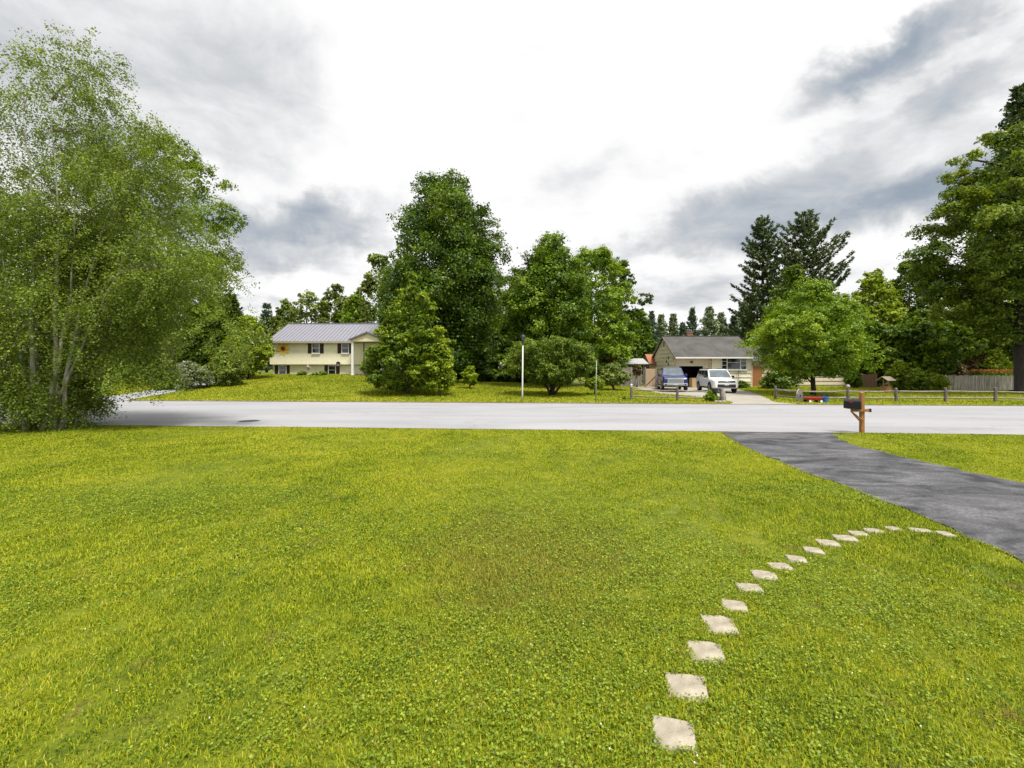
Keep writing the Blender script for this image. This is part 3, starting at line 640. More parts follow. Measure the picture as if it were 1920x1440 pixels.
# middle: small shrubs
broadleaf('ball_bush', 'small round bright green bush beside the thin grey pole', 'bush', 1115, 34.5, 707, 21, 730, 'fresh', 'round', 6000, .10, 26, .34, 80, .05)
broadleaf('weigela_bush', 'loose light green bush beside the weathered garden fence', 'bush', 1152, 39, 680, 32, 722, 'grey', 'dome', 8500, .16, 30, .3, 81, .05, stems=5)
broadleaf('barberry_shrub', 'rust red shrub behind the loose light green bush', 'shrub', 1146, 47, 659, 20, 690, 'red', 'dome', 3200, .22, 16, .36, 82, .05, stems=4)
broadleaf('climbing_rose', 'reddish rose bush spilling over the weathered garden fence', 'shrub', 1194, 43.5, 682, 11, 705, 'red', 'dome', 1500, .18, 12, .4, 83, .04, stems=3)
broadleaf('weed_clump', 'small dark green clump on grass by first fence post', 'plant', 1171, 29.4, 743, 5, 751, 'yew', 'dome', 500, .07, 8, .4, 84, .02, stems=3)
broadleaf('hosta_plant', 'broad leaved green plant at the drive end fence post', 'plant', 1333, 28.2, 731, 15, 755, 'bright', 'dome', 1500, .16, 14, .4, 85, .03, stems=4, flat=.6)
# right: pines and trees behind the beige house
conifer('white_pine', 'left one of two tall dark pines behind the beige house', 1430, 66, 402, 54, 690, 'pine', 11, 28, 6, rise=.46, bare=.14, dens=1.2, needle=(.50, .115), shape=[(0, .9), (.14, 1.25), (.25, 1.0), (.45, .86), (.7, .62), (.86, .42), (1, .06)], jit=.4)
conifer('white_pine', 'right one of two tall dark pines with long upswept branches', 1507, 68, 396, 68, 690, 'pine', 12, 27, 6, rise=.60, bare=.16, dens=1.15, needle=(.50, .115), shape=[(0, .5), (.3, .9), (.5, 1.05), (.68, .85), (.84, .52), (1, .06)], jit=.5)
broadleaf('ash_tree', 'mid green tree in front of the two tall pines', 'tree', 1482, 58, 500, 54, 690, 'maple', 'oval', 22000, .28, 50, .26, 90, .3)
broadleaf('crabapple_tree', 'spreading light green tree on short trunk behind rail fence', 'tree', 1523, 33.5, 526, 124, 712, 'bright', 'wide', 62000, .15, 105, .22, 91, .16, bark=BARK_D, lim=22, fill=.16)
for i, (px, Y, top, half, bot, pk, n, lab) in enumerate([
    (1635, 50, 510, 62, 720, 'fresh', 26000, 'yellow green tree right of the spreading light tree'), (1705, 52, 492, 66, 722, 'maple', 26000, 'green tree left of the giant edge maple'),
    (1725, 44, 585, 84, 730, 'maple', 26000, 'dark tree behind wishing well'), (1640, 46, 606, 56, 726, 'maple', 18000, 'low green tree behind the right flank of the spreading tree'),
    (1845, 50, 560, 90, 726, 'maple', 26000, 'green tree behind the grey picket fence'), (1800, 64, 520, 90, 700, 'olive', 18000, 'olive tree far behind the picket fence'), (1575, 56, 560, 60, 700, 'olive', 14000, 'olive tree behind the top of the spreading tree'),
    (1990, 54, 420, 110, 720, 'maple', 22000, 'tree beyond the right photo edge')]):
    broadleaf('background_tree', lab, 'tree', px, Y, top, half, bot, pk, 'oval', n, .26, 56, .26, 110 + i, .25, group=GB, fill=.2)
broadleaf('giant_maple', 'giant layered maple with black trunk at the right photo edge', 'tree', 1925, 34, 232, 198, 645, 'giant', 'oval', 125000, .19, 125, .17, 120, .74, bark=BARK_D, flat=.42, lim=46, fill=.08, depth=.75)
conifer('spruce_tree', 'dark spruce top above the giant maple at the right edge', 1912, 44, 158, 110, 690, 'pine', 14, 36, 7, droop=.1, rise=.35, bare=.3, dens=1.2, needle=(.5, .12))
for i, (px, Y, top, half, bot, pk, kd, n, lab, nm) in enumerate([
    (1690, 38, 676, 26, 732, 'fresh', 'oval', 5000, 'light green bush just right of wishing well', 'garden_bush'), (1716, 37, 690, 34, 735, 'mid', 'dome', 6000, 'dark green bush between wishing well and picket fence', 'garden_bush'),
    (1755, 37.5, 700, 26, 733, 'fresh', 'dome', 5000, 'leafy bush at the left end of picket fence', 'garden_bush'), (1782, 44, 668, 30, 712, 'red', 'dome', 5000, 'bronze leaved shrub behind left half of picket fence', 'garden_shrub'),
    (1828, 45, 655, 26, 712, 'red', 'round', 4000, 'taller bronze leaved shrub behind the middle of picket fence', 'garden_shrub'), (1868, 44, 655, 30, 712, 'fresh', 'round', 6000, 'yellow green bush behind right half of picket fence', 'garden_bush'),
    (1462, 41, 690, 42, 730, 'yew', 'dome', 7000, 'dark bush under the spreading tree by beige house', 'garden_bush'), (1600, 42, 690, 22, 732, 'maple', 'dome', 3800, 'dark bush left of the brown board fence', 'garden_bush'),
    (1388, 42.6, 714, 20, 733, 'yew', 'dome', 2600, 'low clipped bush under the white framed window', 'garden_bush')]):
    broadleaf(nm, lab, 'bush' if 'bush' in nm else 'shrub', px, Y, top, half, bot, pk, kd, n, .17, 26, .32, 140 + i, .05, stems=4)
# far trees, beyond the houses
rf = random.Random(5)
FT = [(1222, 584, 24), (1240, 590, 18), (1262, 588, 16), (1298, 578, 28), (1330, 574, 26), (1352, 586, 22), (1376, 592, 18), (1190, 600, 20), (1400, 560, 30), (1280, 606, 24)]
for i, (px, top, hf) in enumerate(FT):
    lab = ['far pale conifer just left of beige house ridge', 'far thin conifer rising left of the chimney', 'far narrow pointed spruce left of the chimney', 'far bushy pine right above the chimney', 'far bushy pine right of the chimney', 'far pine above the dark shingle roof middle',
           'far conifer touching the lower branches of tall pine', 'far conifer left of the beige house behind green tree', 'far conifer behind the left tall pine', 'far low conifer directly behind the chimney'][i]
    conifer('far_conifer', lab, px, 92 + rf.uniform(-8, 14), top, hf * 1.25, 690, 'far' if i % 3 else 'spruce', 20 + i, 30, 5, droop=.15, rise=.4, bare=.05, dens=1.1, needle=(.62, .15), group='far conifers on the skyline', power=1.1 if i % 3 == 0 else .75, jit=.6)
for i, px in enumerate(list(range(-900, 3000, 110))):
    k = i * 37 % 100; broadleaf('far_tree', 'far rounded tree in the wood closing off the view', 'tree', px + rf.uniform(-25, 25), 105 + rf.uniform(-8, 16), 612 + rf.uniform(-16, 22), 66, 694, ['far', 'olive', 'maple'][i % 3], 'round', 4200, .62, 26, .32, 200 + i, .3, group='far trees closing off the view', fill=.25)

# ------------------------------------------------------------------ houses
WHITE = mk('white trim paint', (.72, .71, .69), .5, .05, 8)
GLASS = mk('dark window glass', (.012, .014, .017), .06, .3, 1.5, spec=.9)
M_YEL = mk('cream vinyl siding', (.82, .765, .56), .55, .05, 3)
M_BEI = mk('beige shake siding', (.84, .76, .60), .75, .12, 6, .2, stretch=(1, 1, 4))
M_METAL = mk('grey lilac metal roof', (.25, .245, .285), .42, .07, 2, metal=.2)
M_SHING = asphalt('dark shingles', (.055, .052, .05), (.11, .102, .095), .8, .2, (1, 1, 1), grain=.5)
M_SHUT = mk('maroon shutter paint', (.045, .016, .014), .5, .2, 8)
M_DK = mk('black metal', (.012, .012, .013), .45, .2, 8)
M_BRICK = mk('red brick chimney', (.24, .10, .06), .85, .3, 18, .4)

def lap(mb, a, b, z0, z1, course, off, out, clip=None):
    """lapped boards on the vertical plane from a to b (xy), tilted out by off at their lower edge"""
    a, b, out = Vector((*a, 0)), Vector((*b, 0)), Vector((*out, 0)); d = b - a; z = z0
    while z < z1 - 1e-4:
        t = min(z + course, z1); s0 = (0, 1) if clip is None else clip(z); s1 = (0, 1) if clip is None else clip(t)
        q = [a + d * s0[0], a + d * s0[1], a + d * s1[1], a + d * s1[0]]
        P0, P1 = q[0] + out * off + Vector((0, 0, z)), q[1] + out * off + Vector((0, 0, z)); P2, P3 = q[2] + out * .002 + Vector((0, 0, t)), q[3] + out * .002 + Vector((0, 0, t))
        mb.add([P0, P1, P2, P3, q[0] + Vector((0, 0, z)), q[1] + Vector((0, 0, z))], [(0, 1, 2, 3), (4, 5, 1, 0)]); z = t
    return mb
def window(parent, x0, x1, z0, z1, y, fr=.07, mull=(), bars=(), mat=None, sill=True):
    """white frame standing on a wall that faces the road (plane y), panes set back inside it"""
    m = MB(); m.bb(x0 - fr, x1 + fr, y - .07, y, z1, z1 + fr); m.bb(x0 - fr, x1 + fr, y - .07, y, z0 - fr, z0)
    m.bb(x0 - fr, x0, y - .067, y, z0, z1); m.bb(x1, x1 + fr, y - .067, y, z0, z1)
    for q in mull: m.bb(q - .045, q + .045, y - .064, y, z0, z1)
    for (a, b, zz) in bars: m.bb(a, b, y - .05, y, zz - .022, zz + .022)
    w = m.build('window', mat or WHITE, parent)
    p = MB(); p.bb(x0, x1, y - .03, y - .015, z0, z1); p.build('pane', GLASS, w)
    if sill: s = MB(); s.bb(x0 - fr - .04, x1 + fr + .04, y - .12, y, z0 - fr - .05, z0 - fr - .002); s.build('sill', mat or WHITE, w)
    return w

def yellow_house():
    Y = 47.0; X0, X1 = xw(506, Y), xw(752, Y); zb = g(-20, Y) - .3; zo = zw(683, Y); ze = zw(638, Y) - .02; D = 8.4
    o = thing('yellow_house', ((X0 + X1) / 2, Y, g(-19, Y)), 'cream raised house with grey metal roof and maroon shutters', 'house')
    m = MB(); lap(m, (X0, Y), (X1, Y), zo, ze, .115, .014, (0, -1)); lap(m, (X1, Y), (X1, Y + D), zo, ze, .115, .014, (1, 0)); lap(m, (X0, Y + D), (X0, Y), zo, ze, .115, .014, (-1, 0))
    lap(m, (X0 + .1, Y + .38), (X1, Y + .38), zb, zo, .115, .014, (0, -1)); m.bb(X0 + .1, X1 - .05, Y + .42, Y + D, zb, zo - .01); m.bb(X0 + .02, X1 - .02, Y + .02, Y + D - .02, zo, ze)
    ridge_y = Y + D / 2; zr = zw(609, ridge_y)
    def cl(z): t = (z - ze) / (zr - ze) / 2; return (min(t, .499), max(1 - t, .501))
    lap(m, (X1, Y), (X1, Y + D), ze, zr - .1, .115, .014, (1, 0), cl); lap(m, (X0, Y), (X0, Y + D), ze, zr - .1, .115, .014, (-1, 0), cl)
    m.build('wall', M_YEL, o)
    rm = MB(); ov = .45; xa, xb = xw(500, Y - .45) , X1 + .4; sl = (zr - ze) / (D / 2); zl = ze - ov * sl + .12
    for s_, ya, yb in ((1, Y - ov, ridge_y), (-1, Y + D + ov, ridge_y)):
        rm.prism([(xa, ya, zl), (xb, ya, zl), (xb, yb, zr + .12), (xa, yb, zr + .12)], (0, 0, -.07))
        nrib = 36
        for i in range(nrib + 1):
            x = xa + .02 + (xb - xa - .04) * i / nrib; rm.prism([(x - .022, ya - .004 * s_, zl + .004), (x + .022, ya - .004 * s_, zl + .004), (x + .022, yb, zr + .124), (x - .022, yb, zr + .124)], (0, 0, .05))
    roof = rm.build('roof', M_METAL, o)
    MB().box(((xa + xb) / 2, ridge_y, zr + .15), (xb - xa, .3, .06)).build('ridge_cap', M_METAL, roof)
    f = MB(); f.bb(xa + .01, xb - .01, Y - ov - .035, Y - ov - .003, zl - .20, zl - .01); f.bb(xa + .02, xb - .02, Y - ov, Y + .0, zl - .20, zl - .165); f.build('fascia', mk('tan fascia', (.34, .30, .22), .5, .06), o)
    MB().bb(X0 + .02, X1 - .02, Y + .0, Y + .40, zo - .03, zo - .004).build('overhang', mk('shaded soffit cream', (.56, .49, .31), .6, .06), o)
    def sh(x0, x1, z0, z1, yy):
        s = MB(); s.bb(x0, x1, yy - .05, yy - .017, z0, z1)
        k = int((z1 - z0) / .09)
        for i in range(k): s.box(((x0 + x1) / 2, yy - .055, z0 + (i + .5) * (z1 - z0) / k), (x1 - x0 - .08, .02, .05), rx=R(30))
        s.build('shutter', M_SHUT, o)
    for (a, b, t, u, s0, s1, s2, s3, low) in ((586.5, 598.5, 643.5, 661.5, 577.5, 585, 600, 607, 0), (642, 653.5, 643.5, 661.5, 633, 640.5, 655, 659.5, 0), (524, 536.5, 686, 701.5, 515.5, 522.5, 537.5, 543.5, 1), (617, 629, 686, 701.5, 608.5, 615.5, 630.5, 637, 1)):
        yy = Y + .38 if low else Y
        c = (zw(t, Y) + zw(u, Y)) / 2
        window(o, xw(a, yy), xw(b, yy), zw(u, yy), zw(t, yy), yy - .018, .075, bars=[(xw(a, yy), xw(b, yy), c)])
        sh(xw(s0, yy), xw(s1, yy), zw(u + 1, yy), zw(t - 1, yy), yy); sh(xw(s2, yy), xw(s3, yy), zw(u + 1, yy), zw(t - 1, yy), yy)
    # porch over the entry
    yp = 45.2; xl, xr_, xm = xw(654, yp), xw(722, yp), xw(688, yp); za, zz = zw(623, yp), zw(637, yp)
    p = MB(); lap(p, (xl + .12, yp + .04), (xr_ - .12, yp + .04), zz - .16, za - .1, .115, .012, (0, -1), lambda z: (0, 1) if z < zz + .03 else (min(.5, (z - zz) / (za - zz) / 2), max(.5, 1 - (z - zz) / (za - zz) / 2)))
    p.bb(xl + .14, xr_ - .14, yp + .06, Y - .02, zz - .16, zz - .06); pg = p.build('porch_gable', mk('pale cream porch siding', (.72, .65, .43), .55, .05), o)
    q = MB()
    for s_, xe in ((-1, xl), (1, xr_)): q.prism([(xe - .05 * -s_, yp - .12, zz - .02), (xm, yp - .12, za + .02), (xm, Y + 1.4, za + .02), (xe - .05 * -s_, Y + .1, zz - .02)], (0, 0, .07))
    q.build('porch_roof', M_METAL, o)
    t = MB()
    for s_, xe in ((-1, xl), (1, xr_)): t.prism([(xe, yp - .155, zz - .13), (xm, yp - .155, za - .09), (xm, yp - .155, za + .015), (xe, yp - .155, zz - .025)], (0, .032, 0))
    t.build('porch_trim', mk('dark trim', (.10, .085, .08), .5, .1), o)
    for pxx in (661, 716):
        xx = xw(pxx, yp + .15); c = MB(); c.bb(xx - .11, xx + .11, yp + .04 + .03, yp + .29, g(xx, yp) - .1, zz - .165); c.bb(xx - .15, xx + .15, yp + .03, yp + .33, g(xx, yp) - .1, g(xx, yp) + .12); c.build('porch_post', WHITE, o, bevel=.01)
    xd = xw(697, Y)
    dm = MB(); dm.bb(xd - .45, xd + .45, Y - .06, Y - .018, zo - .5, zo + 1.62); door = dm.build('door', mk('entry door brown', (.10, .055, .03), .45, .2), o)
    k = MB(); k.lathe((xd - .36, Y - .09, zo + .55), [(.035, -.02), (.04, .0), (.025, .025)], 10, 'Y'); k.build('handle', mk('brass', (.5, .36, .12), .3, .1, metal=1), door)
    MB().bb(xl + .5, xr_ - .2, yp + .45, Y - .02, zb, g(xm, yp) + .22).build('porch_step', mk('brown step boards', (.13, .085, .06), .85, .15, 6, .3), o)
    ds = MB(); ds.bb(xd - .85, xd - .75, Y - .05, Y - .018, zo - .6, ze - .02); ds.build('door_trim', mk('brown door trim', (.16, .09, .04), .5, .2), o)
    # satellite dish, ornament and the painted metal flower
    yd = Y - .25; d0 = thing('satellite_dish', at(634, 682, yd), 'small grey satellite dish on the yellow house wall', 'satellite dish')
    c = at(634, 682, yd); mm = MB(); mm.lathe(c, [(.04, .10), (.16, .05), (.225, .0), (.23, -.01), (.16, .035), (.04, .08)], 20, 'Y'); mm.build('dish', mk('dish grey', (.09, .085, .085), .5, .15), d0)
    mm = MB(); mm.tube([c + Vector((0, .09, 0)), c + Vector((0, .2, -.1)), c + Vector((0, .25, -.12))], .02, 8); mm.tube([c + Vector((0, .02, -.2)), c + Vector((0, -.25, -.12))], .012, 6); mm.box(c + Vector((0, -.26, -.11)), (.06, .08, .06)); mm.build('arm', M_DK, d0)
    yo = 45.9; xo = xw(578, yo); zo_ = g(xo, yo); oz = thing('garden_ornament', (xo, yo, zo_), 'small pale garden ornament standing at the yellow house wall', 'ornament')
    mm = MB(); mm.lathe((xo, yo, zo_), [(.16, 0), (.16, .06), (.07, .12), (.06, .55), (.12, .62), (.15, .72)], 12); mm.build('pedestal', mk('weathered stone', (.30, .27, .23), .85, .25, 12, .3), oz)
    mm = MB(); mm.lathe((xo - .06, yo, zo_ + .72), [(.08, 0), (.12, .1), (.09, .22), (.05, .27), (.075, .34), (.05, .42)], 12); mm.tube([(xo + .04, yo, zo_ + .85), (xo + .28, yo - .02, zo_ + .75)], [.05, .03], 8); mm.build('figure', mk('pale painted figure', (.36, .32, .28), .7, .3, 16), oz, smooth=True)
    yfl = Y - .05; c = at(531, 653.5, yfl); fl = thing('wall_flower', c, 'big red and yellow metal flower hung on the yellow house', 'wall decoration')
    for j, (n_, r0, r1, ww, dy, mt) in enumerate(((9, .16, .76, .15, 0, mk('yellow enamel', (.85, .60, .06), .4, .15)), (9, .04, .30, .07, -.03, mk('red enamel', (.45, .03, .02), .4, .2)))):
        mm = MB()
        for i in range(n_):
            a = i * 6.283 / n_ + j * .26; u = Vector((math.cos(a), 0, math.sin(a))); v = Vector((-math.sin(a), 0, math.cos(a))); q = c + Vector((0, dy, 0))
            mm.prism([q + u * r0 - v * .02, q + u * (r0 + r1) / 2 - v * ww, q + u * r1, q + u * (r0 + r1) / 2 + v * ww, q + u * r0 + v * .02], (0, -.012, 0))
        mm.build('petals', mt, fl)
    mm = MB(); mm.lathe(c + Vector((0, -.04, 0)), [(.12, .0), (.11, -.03), (.05, -.05)], 16, 'Y'); mm.build('flower_centre', mk('dark red enamel', (.22, .02, .015), .4, .2), fl)
yellow_house()

def beige_house():
    Y = 44.0; XL, XR = xw(1267, Y), xw(1409, Y); D = 6.6; zg = g(19, Y); zb = zg - .2; yr = Y + .7; xs = xw(1334, Y); ze = zw(666, Y) ; ry = Y + D / 2; zr = zw(632.5, ry)
    o = thing('beige_house', ((XL + XR) / 2, Y, zg), 'beige ranch house with dark shingle roof and open garage', 'house')
    gx0, gx1, gz = xw(1273, yr), xw(1318, yr), zw(686.5, yr)
    m = MB(); cs = .40; of = .06
    lap(m, (xs, Y), (XR, Y), zb, ze, cs, of, (0, -1)); lap(m, (XL, yr), (gx0 - .1, yr), zb, gz + .1, cs, of, (0, -1)); lap(m, (gx1 + .1, yr), (xs, yr), zb, gz + .1, cs, of, (0, -1)); lap(m, (XL, yr), (xs, yr), gz + .1, ze, cs, of, (0, -1))
    lap(m, (xs, yr), (xs, Y), zb, ze, cs, of, (-1, 0))
    sl = (zr - ze) / (D / 2)
    def cl(z): t = max(0, (z - ze)) / (zr - ze) / 2; return (min(t, .497), max(1 - t, .503))
    lap(m, (XL, Y), (XL, Y + D), zb, zr - .06, cs, of, (-1, 0), cl); lap(m, (XR, Y), (XR, Y + D), zb, zr - .06, cs, of, (1, 0), cl)
    lap(m, (XL, Y + D), (XR, Y + D), zb, ze, cs, of, (0, 1))
    m.build('wall', M_BEI, o)
    for xa_, xb_ in ((XL - .065, XL + .07), (XR - .07, XR + .065)): MB().bb(xa_, xb_, Y - .065, Y + .07, zb, ze - .05).build('corner_board', mk('pale corner paint', (.62, .53, .37), .6, .06), o)
    gi = MB(); d2 = 5.0
    gi.add([((XL + .12), yr + .06, zb + .15), (gx1 + .8, yr + .06, zb + .15), (gx1 + .8, yr + d2, zb + .15), ((XL + .12), yr + d2, zb + .15)], [(0, 1, 2, 3)])
    gi.add([((XL + .12), yr + .06, gz + .4), (gx1 + .8, yr + .06, gz + .4), (gx1 + .8, yr + d2, gz + .4), ((XL + .12), yr + d2, gz + .4)], [(0, 3, 2, 1)])
    for x in ((XL + .12), gx1 + .8): gi.add([(x, yr + .06, zb), (x, yr + d2, zb), (x, yr + d2, gz + .4), (x, yr + .06, gz + .4)], [(0, 1, 2, 3)])
    gi.add([((XL + .12), yr + d2, zb), (gx1 + .8, yr + d2, zb), (gx1 + .8, yr + d2, gz + .4), ((XL + .12), yr + d2, gz + .4)], [(0, 1, 2, 3)])
    gi.build('garage_interior', mk('garage lining', (.06, .055, .05), .9, .3, 3), o)
    fr = MB(); fr.bb(gx0 - .12, gx0, yr - .06, yr + .1, zb, gz); fr.bb(gx1, gx1 + .12, yr - .06, yr + .1, zb, gz); fr.bb(gx0 - .12, gx1 + .12, yr - .063, yr + .1, gz, gz + .13); fr.build('garage_frame', WHITE, o)
    rm = MB(); ov = .5; xa, xb = XL - .22, XR + .35; zl = ze - ov * sl + .14
    for ya in (Y - ov, Y + D + ov): rm.prism([(xa, ya, zl), (xb, ya, zl), (xb, ry, zr + .14), (xa, ry, zr + .14)], (0, 0, -.09))
    roof = rm.build('roof', M_SHING, o)
    MB().box(((xa + xb) / 2, ry, zr + .13), (xb - xa, .26, .05)).build('ridge_cap', M_SHING, roof)
    # chimney and vents stand on the roof
    cx_ = xw(1297, ry); c = MB(); c.bb(cx_ - .42, cx_ + .18, ry + .1, ry + .6, zr - .2, zw(623, ry)); ch = c.build('chimney', M_BRICK, roof); c = MB(); c.bb(cx_ - .47, cx_ + .23, ry + .05, ry + .65, zw(623, ry), zw(622, ry)); c.build('chimney_cap', mk('mortar cap', (.35, .33, .3), .9, .15), ch)
    for pxx, tp in ((1316, 628), (1333, 629)):
        v = MB(); v.lathe((xw(pxx, ry), ry + .4, zr - .2), [(.08, 0), (.08, .32), (.15, .33), (.16, .42), (.04, .46)], 12); v.build('roof_vent', mk('galvanised vent', (.5, .5, .5), .4, .1, metal=.6), roof)
    f = MB(); f.bb(xa, xb, Y - ov - .09, Y - ov - .002, zl - .17, zl - .03); f.build('gutter', WHITE, o)
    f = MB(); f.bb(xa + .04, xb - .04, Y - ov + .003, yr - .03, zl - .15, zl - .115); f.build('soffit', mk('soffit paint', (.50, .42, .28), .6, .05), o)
    for s_ in (1, -1):
        f = MB(); ya, yb_ = (Y - ov, ry) if s_ > 0 else (Y + D + ov, ry); f.prism([(xa - .03, ya, zl - .18), (xa - .03, yb_, zr - .03), (xa - .03, yb_, zr + .12), (xa - .03, ya, zl - .02)], (.027, 0, 0)); f.build('rake_board', mk('grey brown rake', (.30, .26, .21), .6, .1), o)
    dp = MB(); x = XL + .02; dp.tube([(x, Y - ov - .05, zl - .15), (x, Y - ov + .1, zl - .35), (x - .05, Y - .09, zl - .75), (x - .05, Y - .09, zb + .3)], .045, 8); dp.build('downspout', mk('cream downspout', (.58, .51, .36), .5, .05), o, smooth=True)
    yy = Y - of
    xa_, xb_, xc_, xd_ = xw(1353.5, yy), xw(1363, yy), xw(1388, yy), xw(1398.5, yy); z0, z1 = zw(692, yy), zw(670.5, yy); zm = (z0 + z1) / 2
    window(o, xa_, xd_, z0, z1, yy, .09, mull=(xb_, xc_), bars=[(xa_, xb_, z0 + (z1 - z0) * .33), (xa_, xb_, z0 + (z1 - z0) * .67), (xb_, xc_, zm + .08), (xc_, xd_, z0 + (z1 - z0) * .33), (xc_, xd_, z0 + (z1 - z0) * .67)])
    lm = MB(); c = Vector((xw(1296, yr), yr - .15, zw(679, yr))); lm.box(c + Vector((0, .05, .02)), (.26, .12, .2)); lm.lathe(c + Vector((0, -.02, -.12)), [(.06, 0), (.12, .06), (.1, .16), (.03, .2)], 10); lm.build('wall_lamp', mk('aged brass lamp', (.22, .17, .09), .5, .3), o)
    # black diamonds on the gable wall, thing hung on the wall
    hg = thing('wall_ornament', (XL - .06, Y + 2.4, zw(678, Y + 2)), 'string of black diamond plates hung on the beige gable', 'wall decoration')
    for j, zz in enumerate((671, 677, 683)):
        mm = MB(); q = Vector((XL - .06, Y + 1.9 + .55 * (j % 2) , zw(zz, Y + 2))); mm.prism([q + Vector((0, -.13, 0)), q + Vector((0, 0, -.17)), q + Vector((0, .13, 0)), q + Vector((0, 0, .17))], (-.03, 0, 0)); mm.build('plate', M_DK, hg)
    gv = MB(); gv.bb(XL - .06, XL - .03, ry - .22, ry + .22, zr - .95, zr - .45)
    for i in range(5): gv.bb(XL - .075, XL - .06, ry - .2, ry + .2, zr - .92 + i * .095, zr - .87 + i * .095)
    gv.build('gable_vent', mk('vent paint', (.42, .35, .23), .6, .1), o)
    # set back wing behind the spreading tree
    yw = Y + 2.2; w = MB(); x1 = xw(1588, yw); lap(w, (XR + .04, yw), (x1, yw), zb, ze - .5, cs, of, (0, -1)); lap(w, (x1, yw), (x1, yw + 4), zb, ze - .5, cs, of, (1, 0)); w.build('wing_wall', mk('pale wing siding', (.56, .49, .36), .7, .08), o)
    w = MB(); w.prism([(XR + .3, yw - .4, ze - .62), (x1 + .3, yw - .4, ze - .62), (x1 + .3, yw + 2, zr - .9), (XR + .3, yw + 2, zr - .9)], (0, 0, .08)); w.prism([(XR + .3, yw + 4.4, ze - .62), (x1 + .3, yw + 4.4, ze - .62), (x1 + .3, yw + 2, zr - .9), (XR + .3, yw + 2, zr - .9)], (0, 0, .08)); w.build('wing_roof', M_SHING, o)
    w = MB(); xd2 = xw(1419, yw); w.bb(xd2 - .5, xd2 + .5, yw - .075, yw - .038, zb + .2, zb + 2.3); w.build('side_door', mk('orange brown door', (.30, .12, .04), .5, .2, stretch=(4, 1, 1)), o)
    # things in and by the garage
    bx = Vector((xw(1299, 44.2), 44.2, g(17, 44.2) + .03)); b = thing('cardboard_box', bx, 'tall tan cardboard box in the open garage doorway', 'box')
    mm = MB(); mm.box(bx + Vector((0, 0, .45)), (.5, .45, .9), rz=.3); mm.build('carton', mk('cardboard', (.42, .28, .14), .8, .12), b, bevel=.01)
    mm = MB(); mm.box(bx + Vector((0, 0, .903)), (.08, .46, .006), rz=.3); mm.build('tape', mk('packing tape', (.5, .38, .22), .4, .1), b)
    st = thing('trellis', at(1385, 733, Y - .3), 'thin dark plant trellis against beige wall below the window', 'trellis'); c = Vector((xw(1385, Y - .2), Y - .2, zg))
    mm = MB(); mm.tube([c, c + Vector((0, 0, 1.75))], .018, 6)
    for zz, ww in ((.9, .22), (1.2, .28), (1.5, .2)): mm.tube([c + Vector((-ww, 0, zz + .12)), c + Vector((0, 0, zz)), c + Vector((ww, 0, zz + .12))], .012, 6)
    mm.build('frame', M_DK, st)
beige_house()

# ------------------------------------------------------------------ outbuildings and fences
M_GREYW = mk('weathered grey board', (.22, .195, .175), .9, .5, 6, .5, stretch=(1.2, 1.2, .15))
M_PALEW = mk('pale silvered board', (.42, .385, .34), .9, .5, 6, .5, stretch=(1.3, 1.3, .15))
M_BROWNW = mk('brown board', (.13, .075, .04), .9, .35, 5, .4, stretch=(5, 5, .6))
M_TANW = mk('new tan board', (.42, .31, .19), .85, .2, 5, .3, stretch=(1, 1, 4))
def board_fence(name, label, a, b, h, mat, bw=.14, group=None, point=.0, seed=0, gap=.012):
    r = random.Random(seed); a, b = Vector((*a, 0)), Vector((*b, 0)); d = b - a; ln = d.length; u = d.normalized(); n = int(ln / bw); rz = math.atan2(u.y, u.x)
    o = thing(name, (a.x, a.y, g(a.x, a.y)), label, 'fence', group); m = MB()
    for i in range(n):
        p = a + u * (i + .5) * bw; hh = h * r.uniform(.955, 1.03); z = g(p.x, p.y); w = bw - gap; M = Matrix.Rotation(rz + r.uniform(-.03, .03), 3, 'Z')
        yy = r.uniform(-.008, .008)
        prof = [(-w / 2, 0.02), (w / 2, 0.02), (w / 2, hh - point), (0 if point else w / 4, hh), (-w / 2 if not point else -w / 2, hh - point)] if point else [(-w / 2, .02), (w / 2, .02), (w / 2, hh - .02), (w / 4, hh), (-w / 2, hh - .005)]
        m.prism([p + Vector((0, 0, z)) + M @ Vector((q, yy, t)) for q, t in prof], M @ Vector((0, .022, 0)))
    m.build('boards', mat, o)
    q = MB(); nrm = Vector((-u.y, u.x, 0)) * .06
    for zz in (.3, h * .8): q.tube([a + nrm + Vector((0, 0, g(a.x, a.y) + zz)), b + nrm + Vector((0, 0, g(b.x, b.y) + zz))], .035, 4)
    q.build('rails', mat, o)
    k = max(2, int(ln / 2.4) + 1)
    for i in range(k):
        p = a + d * i / (k - 1) + nrm * 2.0; c = MB(); c.box((p.x, p.y, g(p.x, p.y) + h * .49), (.1, .1, h * .98), rz); c.build('post', mat, o)
    return o
board_fence('stockade_fence', 'weathered grey board fence left of the tan gate', (xw(1162, 45), 45), (xw(1203, 45), 45), 1.9, M_GREYW, .16, seed=1)
board_fence('picket_fence', 'silvery grey picket fence in front of the giant maple', (xw(1772, 39), 39), (xw(1902, 38.5), 38.5), 1.32, M_PALEW, .135, point=.05, seed=2, gap=.035)
board_fence('brown_fence', 'dark brown board fence left of the wishing well', (xw(1604, 43), 43), (xw(1645, 43), 43), 1.35, M_BROWNW, .15, seed=3)
